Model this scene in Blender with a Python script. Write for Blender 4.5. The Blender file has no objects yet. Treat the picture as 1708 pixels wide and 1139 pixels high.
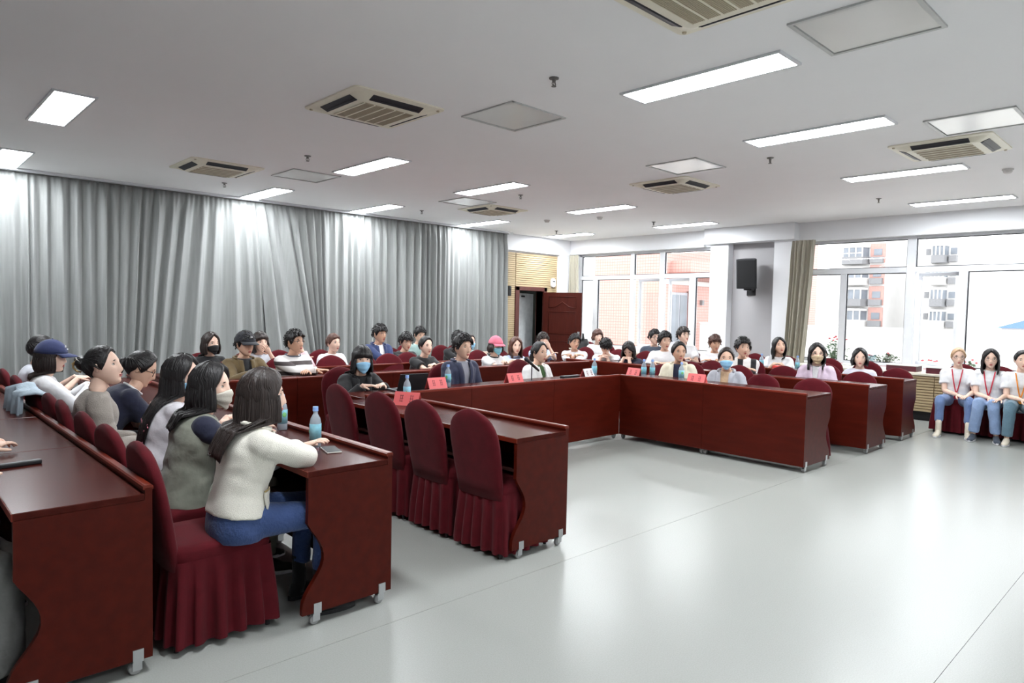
import bpy, bmesh, math, random
import numpy as np
from mathutils import Vector, Matrix, noise
PI = math.pi
S = bpy.context.scene
COL = S.collection

# ------------------------------------------------------------------ camera
YAW, PITCH, ROLL = math.radians(43.54), math.radians(2.65), math.radians(1.21)
CAM_H = 1.53
fw = Vector((math.sin(YAW)*math.cos(PITCH), math.cos(YAW)*math.cos(PITCH), -math.sin(PITCH)))
rt = Vector((math.cos(YAW), -math.sin(YAW), 0)); up = rt.cross(fw)
r2 = rt*math.cos(ROLL)+up*math.sin(ROLL); u2 = -rt*math.sin(ROLL)+up*math.cos(ROLL)
cd = bpy.data.cameras.new('camera'); cam = bpy.data.objects.new('camera', cd); COL.objects.link(cam)
cd.sensor_fit = 'HORIZONTAL'; cd.sensor_width = 36; cd.lens = 36*1127.5/1708; cd.clip_start = .05; cd.clip_end = 400
M = Matrix.Identity(4)
for i in range(3):
    M[i][0], M[i][1], M[i][2] = r2[i], u2[i], -fw[i]
M[2][3] = CAM_H
cam.matrix_world = M
S.camera = cam

# ------------------------------------------------------------------ world: bright overcast sky
LAMP = 25.0
SKY = 1.7
w = bpy.data.worlds.new('overcast'); S.world = w; w.use_nodes = True
bg = w.node_tree.nodes['Background']; bg.inputs[0].default_value = (.93, .97, 1.0, 1); bg.inputs[1].default_value = SKY
S.view_settings.view_transform = 'Standard'; S.view_settings.look = 'None'
S.view_settings.gamma = 1; S.view_settings.use_curve_mapping = False
S.view_settings.exposure = 1.30
S.cycles.max_bounces = 8; S.cycles.diffuse_bounces = 4; S.cycles.glossy_bounces = 3
S.cycles.transparent_max_bounces = 8; S.cycles.transmission_bounces = 4
S.cycles.caustics_reflective = False; S.cycles.caustics_refractive = False
S.cycles.sample_clamp_indirect = 6

# ------------------------------------------------------------------ helpers: materials
def lin(c):
    c = [v/255 for v in c]
    return tuple(v/12.92 if v <= .04045 else ((v+.055)/1.055)**2.4 for v in c)
MATS = {}
def pm(name, rgb, rough=.6, var=.10, scale=9., bump=0., bscale=60., metal=0., stretch=(1, 1, 1), spec=.5, coat=0., sheen=0., bdist=.01):
    """procedural principled material: colour noise + bump noise in object space"""
    if name in MATS: return MATS[name]
    m = bpy.data.materials.new(name); m.use_nodes = True; nt = m.node_tree; b = nt.nodes['Principled BSDF']
    c = lin(rgb)
    tc = nt.nodes.new('ShaderNodeTexCoord'); mp = nt.nodes.new('ShaderNodeMapping')
    mp.inputs['Scale'].default_value = stretch; nt.links.new(tc.outputs['Object'], mp.inputs[0])
    n = nt.nodes.new('ShaderNodeTexNoise'); n.inputs['Scale'].default_value = scale; n.inputs['Detail'].default_value = 4
    nt.links.new(mp.outputs[0], n.inputs['Vector'])
    r = nt.nodes.new('ShaderNodeValToRGB'); r.color_ramp.elements[0].position = .3; r.color_ramp.elements[1].position = .7
    r.color_ramp.elements[0].color = tuple(max(0, v*(1-var)) for v in c)+(1,)
    r.color_ramp.elements[1].color = tuple(min(1, v*(1+var)) for v in c)+(1,)
    nt.links.new(n.outputs['Fac'], r.inputs[0]); nt.links.new(r.outputs[0], b.inputs['Base Color'])
    b.inputs['Roughness'].default_value = rough; b.inputs['Metallic'].default_value = metal
    b.inputs['Specular IOR Level'].default_value = spec; b.inputs['Coat Weight'].default_value = coat
    b.inputs['Coat Roughness'].default_value = .12; b.inputs['Sheen Weight'].default_value = sheen
    if bump:
        n2 = nt.nodes.new('ShaderNodeTexNoise'); n2.inputs['Scale'].default_value = bscale; n2.inputs['Detail'].default_value = 3
        nt.links.new(mp.outputs[0], n2.inputs['Vector'])
        bn = nt.nodes.new('ShaderNodeBump'); bn.inputs['Strength'].default_value = bump; bn.inputs['Distance'].default_value = bdist
        nt.links.new(n2.outputs['Fac'], bn.inputs['Height']); nt.links.new(bn.outputs[0], b.inputs['Normal'])
    m.diffuse_color = c+(1,)
    MATS[name] = m; return m
def emit(name, rgb, strength):
    if name in MATS: return MATS[name]
    m = bpy.data.materials.new(name); m.use_nodes = True; nt = m.node_tree; b = nt.nodes['Principled BSDF']
    b.inputs['Base Color'].default_value = rgb+(1,); b.inputs['Emission Color'].default_value = rgb+(1,)
    b.inputs['Emission Strength'].default_value = strength; MATS[name] = m; return m
def glass(name, tint=(1, 1, 1), refl=.06):
    if name in MATS: return MATS[name]
    m = bpy.data.materials.new(name); m.use_nodes = True; nt = m.node_tree
    nt.nodes.remove(nt.nodes['Principled BSDF']); out = nt.nodes['Material Output']
    t = nt.nodes.new('ShaderNodeBsdfTransparent'); t.inputs[0].default_value = tint+(1,)
    g = nt.nodes.new('ShaderNodeBsdfGlossy'); g.inputs['Roughness'].default_value = .02
    f = nt.nodes.new('ShaderNodeFresnel'); f.inputs[0].default_value = 1.35
    mx = nt.nodes.new('ShaderNodeMixShader'); nt.links.new(f.outputs[0], mx.inputs[0])
    nt.links.new(t.outputs[0], mx.inputs[1]); nt.links.new(g.outputs[0], mx.inputs[2]); nt.links.new(mx.outputs[0], out.inputs[0])
    MATS[name] = m; return m
def stripes(name, a, b_, period, duty=.5, axis=2, phase=0., rough=.8):
    """two flat colours woven in bands along one object axis"""
    if name in MATS: return MATS[name]
    m = bpy.data.materials.new(name); m.use_nodes = True; nt = m.node_tree; b = nt.nodes['Principled BSDF']
    tc = nt.nodes.new('ShaderNodeTexCoord'); sp = nt.nodes.new('ShaderNodeSeparateXYZ'); nt.links.new(tc.outputs['Object'], sp.inputs[0])
    ad = nt.nodes.new('ShaderNodeMath'); ad.operation = 'ADD'; ad.inputs[1].default_value = phase; nt.links.new(sp.outputs[axis], ad.inputs[0])
    dv = nt.nodes.new('ShaderNodeMath'); dv.operation = 'DIVIDE'; dv.inputs[1].default_value = period; nt.links.new(ad.outputs[0], dv.inputs[0])
    fr = nt.nodes.new('ShaderNodeMath'); fr.operation = 'FRACT'; nt.links.new(dv.outputs[0], fr.inputs[0])
    lt = nt.nodes.new('ShaderNodeMath'); lt.operation = 'LESS_THAN'; lt.inputs[1].default_value = duty; nt.links.new(fr.outputs[0], lt.inputs[0])
    mx = nt.nodes.new('ShaderNodeMix'); mx.data_type = 'RGBA'; mx.inputs[6].default_value = lin(a)+(1,); mx.inputs[7].default_value = lin(b_)+(1,)
    nt.links.new(lt.outputs[0], mx.inputs[0]); nt.links.new(mx.outputs[2], b.inputs['Base Color']); b.inputs['Roughness'].default_value = rough
    MATS[name] = m; return m

# ------------------------------------------------------------------ helpers: mesh building
class MB:
    """collects primitives; build() links them as one mesh object"""
    def __init__(s): s.v = []; s.f = []; s.m = []; s.cur = 0; s.X = Matrix.Identity(4)
    def mat(s, i): s.cur = i; return s
    def add(s, vs, fs):
        o = len(s.v); X = s.X
        s.v += [tuple(X @ Vector(p)) for p in vs]; s.f += [tuple(i+o for i in f) for f in fs]; s.m += [s.cur]*len(fs)
    def raw(s, vs, fs):
        o = len(s.v); s.v += [tuple(p) for p in vs]; s.f += [tuple(i+o for i in f) for f in fs]; s.m += [s.cur]*len(fs)
    def box(s, x0, x1, y0, y1, z0, z1):
        s.add([(x0,y0,z0),(x1,y0,z0),(x1,y1,z0),(x0,y1,z0),(x0,y0,z1),(x1,y0,z1),(x1,y1,z1),(x0,y1,z1)],
              [(0,3,2,1),(4,5,6,7),(0,1,5,4),(1,2,6,5),(2,3,7,6),(3,0,4,7)])
    def loft(s, rings, caps=True, closed=True):
        n = len(rings[0]); vs = [p for r in rings for p in r]; fs = []
        for i in range(len(rings)-1):
            for j in range(n if closed else n-1):
                k = (j+1) % n; fs.append((i*n+j, i*n+k, (i+1)*n+k, (i+1)*n+j))
        if caps: fs.append(tuple(range(n))[::-1]); fs.append(tuple((len(rings)-1)*n+j for j in range(n)))
        s.add(vs, fs)
    def tube(s, path, rad, n=8, caps=True, flat=None):
        """swept circle along a polyline; rad a number or a list; flat squeezes it along a fixed direction"""
        P = [Vector(p) for p in path]; R = rad if isinstance(rad, (list, tuple)) else [rad]*len(P)
        rings = []; prev = None
        for i, p in enumerate(P):
            t = (P[min(i+1, len(P)-1)]-P[max(i-1, 0)])
            if t.length < 1e-9: t = Vector((0, 0, 1))
            t.normalize()
            if prev is None:
                a = Vector((0, 0, 1)) if abs(t.z) < .9 else Vector((1, 0, 0)); u = t.cross(a).normalized()
            else:
                u = (prev - t*prev.dot(t))
                u = u.normalized() if u.length > 1e-6 else t.orthogonal().normalized()
            prev = u; w_ = t.cross(u)
            ring = [p + (u*math.cos(2*PI*j/n)+w_*math.sin(2*PI*j/n))*R[i] for j in range(n)]
            if flat:
                d = Vector(flat[0]).normalized(); ring = [q - d*(q-p).dot(d)*(1-flat[1]) for q in ring]
            rings.append(ring)
        s.loft(rings, caps)
    def lathe(s, prof, n=16, c=(0, 0, 0)):
        rings = [[(c[0]+r*math.cos(2*PI*j/n), c[1]+r*math.sin(2*PI*j/n), c[2]+z) for j in range(n)] for r, z in prof]
        s.loft(rings, True)
    def ell(s, c, r, n=10, k=6, rot=None):
        rings = []
        for i in range(1, k):
            e = -PI/2+PI*i/k
            rings.append([(math.cos(e)*math.cos(2*PI*j/n), math.cos(e)*math.sin(2*PI*j/n), math.sin(e)) for j in range(n)])
        vs = [p for r_ in rings for p in r_]+[(0, 0, -1), (0, 0, 1)]; fs = []
        for i in range(k-2):
            for j in range(n): fs.append((i*n+j, i*n+(j+1) % n, (i+1)*n+(j+1) % n, (i+1)*n+j))
        b = len(vs)-2
        for j in range(n): fs.append((b, (j+1) % n, j)); fs.append((b+1, (k-2)*n+j, (k-2)*n+(j+1) % n))
        Rm = rot if rot is not None else Matrix.Identity(3); c = Vector(c)
        s.add([c + Rm @ Vector((p[0]*r[0], p[1]*r[1], p[2]*r[2])) for p in vs], fs)
    def prism(s, poly, axis, a, b_):
        """polygon of 2D points extruded along an axis between a and b_"""
        def P(q, t): return {'x': (t, q[0], q[1]), 'y': (q[0], t, q[1]), 'z': (q[0], q[1], t)}[axis]
        n = len(poly); vs = [P(q, a) for q in poly]+[P(q, b_) for q in poly]
        fs = [(j, (j+1) % n, n+(j+1) % n, n+j) for j in range(n)]+[tuple(range(n))[::-1], tuple(range(n, 2*n))]
        s.add(vs, fs)
    def grid(s, P, nu, nv):
        vs = [P(i/(nu-1), j/(nv-1)) for j in range(nv) for i in range(nu)]
        s.add(vs, [(j*nu+i, j*nu+i+1, (j+1)*nu+i+1, (j+1)*nu+i) for j in range(nv-1) for i in range(nu-1)])
    def mesh(s, name, mats, smooth=False, bevel=0., seg=2, fix=True):
        me = bpy.data.meshes.new(name); me.from_pydata(s.v, [], s.f)
        for m in (mats if isinstance(mats, (list, tuple)) else [mats]): me.materials.append(m)
        if len(me.materials) > 1: me.polygons.foreach_set('material_index', s.m)
        if bevel or fix:
            bm = bmesh.new(); bm.from_mesh(me)
            if fix: bmesh.ops.recalc_face_normals(bm, faces=bm.faces)
            if bevel:
                ed = [e for e in bm.edges if len(e.link_faces) == 2 and e.calc_face_angle(0) > .6]
                bmesh.ops.bevel(bm, geom=ed, offset=bevel, segments=seg, profile=.5, affect='EDGES', clamp_overlap=True)
            bm.to_mesh(me); bm.free()
        if smooth: me.polygons.foreach_set('use_smooth', [True]*len(me.polygons))
        me.update(); return me
    def build(s, name, mats, parent=None, smooth=False, bevel=0., seg=2, fix=True):
        o = bpy.data.objects.new(name, s.mesh(name, mats, smooth, bevel, seg, fix)); COL.objects.link(o)
        if parent is not None: o.parent = parent
        return o
def empty(name, loc=(0, 0, 0), rz=0.):
    o = bpy.data.objects.new(name, None); COL.objects.link(o); o.location = loc; o.rotation_euler = (0, 0, rz); o.empty_display_size = .1
    return o
def tag(o, label=None, cat=None, group=None, kind=None):
    if label: o['label'] = label
    if cat: o['category'] = cat
    if group: o['group'] = group
    if kind: o['kind'] = kind
    return o
def struct(o): o['kind'] = 'structure'; return o
KIDS = {}
def copy_tree(o, loc=None, rz=None, parent=None):
    c = o.copy(); COL.objects.link(c)
    for k in list(c.keys()):
        if k in ('label', 'group', 'category') and parent is None: del c[k]
    if parent is not None: c.parent = parent
    if loc is not None: c.location = loc
    if rz is not None: c.rotation_euler = (0, 0, rz)
    for ch in o.children: copy_tree(ch, parent=c)
    return c
RNG = random.Random(7)
# ------------------------------------------------------------------ materials of the setting
CEIL = 3.183
m_ceil = pm('ceiling_paint', (248, 247, 249), .8, .01, 2)
m_wall = pm('white_wall_paint', (236, 237, 240), .75, .015, 2)
m_grey = pm('grey_niche_paint', (176, 174, 176), .7, .02, 2)
m_slat = pm('beige_slat_wood', (184, 164, 130), .5, .08, 4, stretch=(1, 1, 30))
m_slatbase = pm('slat_groove', (150, 118, 78), .7)
m_pvc = pm('white_pvc', (226, 228, 232), .35, .02)
m_gasket = pm('black_gasket', (38, 40, 46), .6)
m_glass = glass('window_glass')
m_doorwood = pm('dark_red_door', (66, 24, 17), .4, .18, 5, stretch=(9, 9, .6), spec=.12)
m_frame = pm('door_frame_wood', (82, 34, 26), .4, .15, 5, stretch=(9, 9, .6))
m_black = pm('matte_black', (24, 25, 28), .5)
m_chrome = pm('steel', (190, 192, 194), .28, .03, metal=.9)
def floor_mat():
    m = pm('vinyl_floor', (164, 166, 162), .3, .0, 1.3, spec=.32); nt = m.node_tree; b = nt.nodes['Principled BSDF']
    tc = [n for n in nt.nodes if n.type == 'TEX_COORD'][0]
    sp = nt.nodes.new('ShaderNodeTexNoise'); sp.inputs['Scale'].default_value = 160; sp.inputs['Detail'].default_value = 2
    nt.links.new(tc.outputs['Object'], sp.inputs['Vector'])
    r = nt.nodes.new('ShaderNodeValToRGB'); r.color_ramp.elements[0].position = .35; r.color_ramp.elements[1].position = .62
    r.color_ramp.elements[0].color = (.93, .93, .92, 1); r.color_ramp.elements[1].color = (1, 1, 1, 1); nt.links.new(sp.outputs['Fac'], r.inputs[0])
    mx = nt.nodes.new('ShaderNodeMix'); mx.data_type = 'RGBA'; mx.blend_type = 'MULTIPLY'; mx.inputs[0].default_value = 1
    src = b.inputs['Base Color'].links[0].from_socket
    nt.links.new(src, mx.inputs[6]); nt.links.new(r.outputs[0], mx.inputs[7]); nt.links.new(mx.outputs[2], b.inputs['Base Color'])
    b.inputs['Roughness'].default_value = .27; return m
m_floor = floor_mat()
XL, XR, YF, YB = -5.0, 12.1, -3.6, 10.8

# floor: base slab with two-metre vinyl sheets laid side by side
b = MB(); b.box(XL, XR+.2, YF, YB+.2, -.1, -.003); fl = struct(b.build('floor', pm('floor_screed', (150, 150, 146), .6)))
ys = [YF, -1.20, .77, 2.72, 4.70, 6.66, 8.6, YB]
for a, c in zip(ys[:-1], ys[1:]):
    b = MB(); b.box(XL, XR, a+.0012, c-.0012, -.003, 0); b.build('vinyl_sheet', m_floor, fl)
b = MB(); b.box(XL, XR+.2, YF, YB+.2, CEIL, CEIL+.1); struct(b.build('ceiling', m_ceil))

# walls out of frame
b = MB(); b.box(XL-.2, XL, YF, YB+.2, 0, CEIL); struct(b.build('wall_left', m_wall))
b = MB(); b.box(XL-.2, XR+.2, YF-.2, YF, 0, CEIL); struct(b.build('wall_front', m_wall))
# back wall (behind the long curtain) with its door opening
DX0, DX1, DZ = 10.42, 11.20, 1.97
b = MB(); b.box(XL, DX0, YB, YB+.2, 0, CEIL); b.box(DX1, XR+.2, YB, YB+.2, 0, CEIL); b.box(DX0, DX1, YB, YB+.2, DZ, CEIL)
wall_back = struct(b.build('wall_back', m_wall))
b = MB(); b.box(9.0, XR, YB-.10, YB, 2.83, CEIL); b.build('beam', m_wall, wall_back, bevel=.006)
b = MB(); b.box(11.66, XR, YB-.10, YB, 0, 2.83); b.build('pilaster', m_wall, wall_back, bevel=.006)
def slats(x0, x1, z0, z1, nx, name, parent, axis='y', at=YB, out=-.03, pitch=.045):
    """horizontal beige slats with shadow grooves, one ribbed board"""
    q = MB(); n = int((z1-z0)/pitch); h = (z1-z0)/n
    for i in range(n):
        a = z0+i*h; c = a+h-.007
        if axis == 'y': q.prism([(at, a), (at+out*.8, a), (at+out, a+.004), (at+out, c-.004), (at+out*.8, c), (at, c)], 'x', x0, x1)
        else: q.prism([(at, a), (at+out*.8, a), (at+out, a+.004), (at+out, c-.004), (at+out*.8, c), (at, c)], 'y', x0, x1)
    q.mat(1)
    if axis == 'y': q.box(x0, x1, min(at, at+out*.25), max(at, at+out*.25), z0, z1)
    else: q.box(min(at, at+out*.25), max(at, at+out*.25), x0, x1, z0, z1)
    return q.build(name, [m_slat, m_slatbase], parent)
slats(9.30, 10.29, 0, 2.80, 1, 'slat_board', wall_back)
slats(10.31, 11.64, 2.06, 2.80, 1, 'slat_board', wall_back)
slats(11.30, 11.64, 0, 2.06, 1, 'slat_board', wall_back)
# door frame, open leaf
b = MB()
b.box(DX0-.12, DX0, YB-.05, YB+.22, 0, DZ+.09); b.box(DX1, DX1+.10, YB-.05, YB+.22, 0, DZ+.09); b.box(DX0-.12, DX1+.10, YB-.05, YB+.22, DZ, DZ+.09)
struct(b.build('trim_1', m_frame, bevel=.008))
dl = struct(empty('door_1', (DX1-.01, YB-.06, 0), math.radians(-69)))
b = MB(); b.box(0, .92, -.022, .022, .01, 1.95); b.build('leaf', m_doorwood, dl, bevel=.004)
for (a, c, e, f) in ((.13, .79, .12, .85), (.13, .79, 1.02, 1.52)):
    b = MB()
    for k in (-1, 1):
        y0 = k*.022
        b.tube([(a, y0, e), (c, y0, e), (c, y0, f), (a, y0, f), (a, y0, e)], .012, 6)
    b.build('moulding', m_doorwood, dl, smooth=True)
b = MB()
for k in (-1, 1):
    y0 = k*.022
    b.tube([(.13, y0, 1.60), (.30, y0, 1.63), (.46, y0, 1.74), (.62, y0, 1.63), (.79, y0, 1.60), (.79, y0, 1.86), (.13, y0, 1.86), (.13, y0, 1.60)], .011, 6)
b.build('moulding', m_doorwood, dl, smooth=True)
b = MB()
for k in (-1, 1): b.tube([(.86, k*.02, 1.0), (.86, k*.07, 1.0), (.76, k*.075, 1.0)], .011, 8)
b.box(.835, .885, -.028, .028, .90, 1.08); b.build('door_handle', m_chrome, dl, smooth=False)
# corridor seen through the door opening, with a pale steel leaf folded open
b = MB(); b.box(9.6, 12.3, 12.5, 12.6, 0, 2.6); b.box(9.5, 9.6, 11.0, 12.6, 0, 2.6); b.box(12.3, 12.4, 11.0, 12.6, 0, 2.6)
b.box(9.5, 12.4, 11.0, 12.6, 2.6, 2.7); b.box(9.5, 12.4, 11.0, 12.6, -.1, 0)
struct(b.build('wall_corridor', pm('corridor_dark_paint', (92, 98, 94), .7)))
d2 = struct(empty('door_2', (10.80, 11.30, 0), math.radians(14)))
b = MB(); b.box(0, .80, -.02, .02, .02, 1.93); b.build('leaf', pm('pale_grey_steel', (226, 230, 232), .4), d2, bevel=.004)
for z in (1.35, 1.70):
    b = MB(); b.box(-.01, .06, -.035, -.018, z, z+.14); b.build('hinge', m_black, d2, bevel=.004)
b = MB(); b.box(.24, .40, -.03, -.018, 1.84, 1.88); b.build('closer', m_black, d2, bevel=.004)
b = MB(); b.box(-.05, .10, 0, .03, 0, .16); o = b.build('exit_sign', pm('green_sign', (40, 120, 80), .4)); o.location = (10.47, 11.6, 1.62)
tag(o, 'small green sign in the dark corridor beyond the door', 'sign')

o = empty('corridor_fill_light', (10.9, 11.75, 2.595)); tag(o, 'small unseen light panel added to brighten the corridor beyond the door', 'light')  # added fill panel, out of view, lifts the dark corridor and pale leaf
b = MB(); b.box(-.30, .30, -.15, .15, -.012, 0); b.build('frame', pm('corridor_fill_frame', (220, 220, 220), .5), o); b = MB(); b.box(-.27, .27, -.12, .12, -.016, -.012); b.build('diffuser', emit('corridor_fill_glow', (1., .98, .95), 5.0), o)
# window wall
WX = XR
b = MB()
b.box(WX, WX+.22, 10.52, YB+.2, 0, CEIL); b.box(WX, WX+.22, 5.36, 7.04, 0, CEIL)
b.box(WX, WX+.22, YF, 10.52, 2.86, CEIL); b.box(WX, WX+.22, YF, 10.52, 0, .72); b.box(WX, WX+.22, YF, YF+.3, 0, CEIL)
wall_right = struct(b.build('wall_right', m_wall))
b = MB(); b.box(WX-.10, WX, 7.17, YB, 2.86, CEIL); b.build('beam', m_wall, wall_right, bevel=.005)
b = MB(); b.box(WX-.10, WX, YF, 5.38, 2.85, CEIL); b.build('beam', m_wall, wall_right, bevel=.005)
b = MB(); b.box(WX-.30, WX, 5.28, 7.05, 2.885, CEIL); b.build('soffit', m_wall, wall_right, bevel=.005)
b = MB(); b.box(WX-.20, WX, 6.58, 6.96, 0, 2.885); b.build('column', m_wall, wall_right, bevel=.005)
b = MB(); b.box(WX-.20, WX, 5.30, 5.68, 0, 2.885); b.build('column', m_wall, wall_right, bevel=.005)
b = MB(); b.box(WX-.012, WX, 5.68, 6.58, 0, 2.885); b.build('niche_panel', m_grey, wall_right)
def window(name, y0, y1, full, low, z0=.74, z1=2.86, zt=(2.27, 2.36), opened=()):
    """white PVC window: frame, mullions, transom, one pane per opening, casements"""
    W = struct(empty(name, (WX+.10, 0, 0)))
    t = .05
    b = MB(); b.box(-.04, .04, y0, y1, z1-t, z1); b.box(-.04, .04, y0, y1, z0, z0+t); b.box(-.04, .04, y0, y0+t, z0, z1); b.box(-.04, .04, y1-t, y1, z0, z1)
    b.build('frame', m_pvc, W, bevel=.006)
    b = MB(); b.box(-.041, .041, y0+.01, y1-.01, *zt); b.build('transom', m_pvc, W, bevel=.006)
    for a, c in full:
        b = MB(); b.box(-.045, .045, a, c, z0, z1); b.build('mullion', m_pvc, W, bevel=.006)
    for a, c in low:
        b = MB(); b.box(-.045, .045, a, c, z0, zt[0]); b.build('mullion', m_pvc, W, bevel=.006)
    def fill(bars, za, zb, casement):
        e = sorted([(y0, y0+t)]+list(bars)+[(y1-t, y1)])
        for (a, c), (d, f) in zip(e[:-1], e[1:]):
            gap = f"{(c+d)/2:.1f}"
            is_open = casement and any(abs((c+d)/2-q) < .12 for q in opened)
            if is_open:
                C = bpy.data.objects.new('casement', None); COL.objects.link(C); C.parent = W; C.location = (.05, c, 0); C.rotation_euler = (0, 0, math.radians(-9))
                g = MB(); wd = d-c; s_ = .055
                g.box(-.02, .03, 0, wd, za, za+s_); g.box(-.02, .03, 0, wd, zb-s_, zb); g.box(-.02, .03, 0, s_, za, zb); g.box(-.02, .03, wd-s_, wd, za, zb)
                g.build('sash', m_pvc, C, bevel=.005)
                g = MB(); g.box(0, .008, s_, wd-s_, za+s_, zb-s_); g.build('pane', m_glass, C)
            else:
                g = MB(); k = .012
                g.box(-.012, .012, c, c+k, za, zb); g.box(-.012, .012, d-k, d, za, zb); g.box(-.012, .012, c, d, za, za+k); g.box(-.012, .012, c, d, zb-k, zb)
                g.build('gasket', m_gasket, W)
                g = MB(); g.box(-.004, .004, c+k, d-k, za+k, zb-k); g.build('pane', m_glass, W)
    fill(full, zt[1], z1-t, False); fill(list(full)+list(low), z0+t, zt[0], True)
    return W
window('window_1', 7.04, 10.52, [(8.96, 9.06), (8.18, 8.30)], [(9.98, 10.11), (7.43, 7.57)], opened=(8.63, 7.87))
window('window_2', YF+.3, 5.36, [(3.45, 3.58), (1.30, 1.43), (-.90, -.77)], [(4.50, 4.60), (2.73, 2.85), (.55, .67), (-1.6, -1.5)], opened=(3.15,))
# wooden radiator cover and sill along the window wall
m_sill = pm('pale_sill_board', (226, 220, 204), .4, .03)
for (a, c, nm) in ((YF+.02, 5.30, 1), (7.05, 10.70, 2)):
    cov = struct(empty('trim_%d' % (nm+1), (0, 0, 0)))
    b = MB(); b.box(11.40, WX, a, c, .68, .715); b.build('sill_board', m_sill, cov, bevel=.006)
    b = MB(); b.box(11.50, WX-.02, a, c, 0, .14); b.build('plinth', m_black, cov)
    y = a
    while y < c-.1:
        e = min(y+1.3, c); slats(y+.004, e-.004, .14, .68, 1, 'slat_board', cov, 'x', 11.47, -.04, .040); y = e
    b = MB(); b.box(11.47, WX-.02, a, c, .14, .68); b.build('box', m_slatbase, cov)
# ------------------------------------------------------------------ ceiling fixtures
m_lampframe = pm('lamp_frame_white', (214, 216, 220), .4, .02)
m_diff = emit('lamp_diffuser', (.93, .97, 1.0), LAMP)
ROWX = [1.078, 4.150, 6.040, 8.403, 10.876]; COLY = [2.003, 6.393, 9.270]
rown = ['nearest the camera side', 'second from the camera side', 'middle', 'fourth from the camera side', 'nearest the windows']
LLAB = {(0, 0): 'ceiling light strip overhead just above the picture, in line with the biggest one', (0, 1): 'square-looking bright ceiling panel at the upper left of the room', (0, 2): 'bright ceiling panel cut by the left edge above the curtain',
 (1, 0): 'largest and nearest bright ceiling light strip at the top right', (1, 1): 'ceiling light strip just beyond the cassette unit in the centre left',
 (1, 2): 'short ceiling light strip against the curtain beside a cassette unit', (2, 0): 'second long ceiling light strip below the nearest one at right',
 (2, 1): 'ceiling light strip in the middle of the ceiling above the striped shirt', (2, 2): 'ceiling light strip over the middle of the long curtain',
 (3, 0): 'third long ceiling light strip below the window-side cassette unit', (3, 1): 'ceiling light strip in the centre below the cassette near the windows',
 (3, 2): 'ceiling light strip above the right end of the curtain', (4, 0): 'farthest long light strip at right close to the window beam',
 (4, 1): 'far light strip in front of the soffit over the columns', (4, 2): 'farthest light strip in the corner above the door'}
COLY.append(-2.30)  # extra unseen strips continue the grid, added to brighten the near desks
for i_ in range(5): LLAB[(i_, 3)] = 'added unseen ceiling light strip behind the photographer, ' + rown[i_]
b = MB(); b.box(0, .2711, 0, 1.2, -.004, .004); me_diff = b.mesh('diffuser', m_diff)
b = MB(); t = .022
b.box(-t, .2711+t, -t, 0, -.010, .012); b.box(-t, .2711+t, 1.2, 1.2+t, -.010, .012); b.box(-t, 0, 0, 1.2, -.010, .012); b.box(.2711, .2711+t, 0, 1.2, -.010, .012)
me_lf = b.mesh('frame', m_lampframe, bevel=.003)
def mk(name, me, parent):
    o = bpy.data.objects.new(name, me); COL.objects.link(o); o.parent = parent; return o
for i in range(5):
    for j in range(4):
        if j == 3 and i > 1: continue
        e = empty('ceiling_light', (ROWX[i], COLY[j], CEIL-.006)); tag(e, LLAB[(i, j)], 'light', 'ceiling light strips')
        mk('frame', me_lf, e); mk('diffuser', me_diff, e)

# cassette air conditioners
m_cas = pm('aged_cream_plastic', (234, 228, 210), .45, .03); m_gri = pm('grille_dusty', (186, 174, 152), .6, .05)
m_slot = pm('louver_dark', (30, 32, 40), .5)
def rsq(h, r, n=6):
    P = []
    for cx, cy, a0 in ((h-r, h-r, 0), (-h+r, h-r, PI/2), (-h+r, -h+r, PI), (h-r, -h+r, 1.5*PI)):
        for k in range(n+1): P.append((cx+r*math.cos(a0+PI/2*k/n), cy+r*math.sin(a0+PI/2*k/n)))
    return P
def cassette():
    e = empty('ceiling_cassette')
    b = MB(); b.loft([[(x, y, 0) for x, y in rsq(.425, .05)], [(x, y, -.012) for x, y in rsq(.425, .05)], [(x, y, -.018) for x, y in rsq(.375, .05)], [(x, y, -.050) for x, y in rsq(.292, .05)], [(x, y, -.051) for x, y in rsq(.28, .05)]])
    b.build('panel', m_cas, e)
    for k in range(4):
        X = Matrix.Rotation(k*PI/2, 4, 'Z')
        X = X @ Matrix.Translation((0, .333, -.034)) @ Matrix.Rotation(math.radians(21.1), 4, 'X'); b = MB(); b.X = X; b.box(-.235, .235, -.036, .036, -.004, .004); o = b.build('louver_slot', m_slot, e)
        b = MB(); b.X = X; b.box(-.225, .225, -.030, -.012, -.007, -.003); b.build('flap', m_slot, o)
    b = MB(); b.box(-.235, .235, -.235, .235, -.055, -.046); g = b.build('grille', m_gri, e, bevel=.004)
    for k in range(6):
        y = -.235+.47*k/5
        b = MB(); b.box(-.235, .235, y-.007, y+.007, -.059, -.053); b.build('grille_bar', m_cas, g)
    b = MB()
    for k in range(40):
        y = -.225+.45*k/39; b.box(-.23, .23, y-.0018, y+.0018, -.0575, -.053)
    b.build('fine_slats', m_gri, g)['kind'] = 'stuff'
    for sx, sy in ((1, 1), (-1, -1)):
        b = MB(); b.lathe([(.0, -.026), (.012, -.025), (.014, -.012)], 10, (sx*.375, sy*.375, 0)); b.build('screw_cap', m_gri, e)
    return e
CAS = [(3.07, 4.95, 'large cream ceiling cassette unit left of centre, slots dark'), (3.08, 8.50, 'cream ceiling cassette unit close to the curtain at left'),
       (7.53, 4.95, 'cream cassette unit in the middle distance beside a glossy hatch'), (7.50, 8.42, 'small far cassette unit between two light strips above the curtain'),
       (7.55, 1.90, 'white-looking cassette unit at the right near the windows'), (3.09, 1.87, 'nearest cassette unit cut off by the top edge of the picture')]
proto = cassette()
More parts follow.
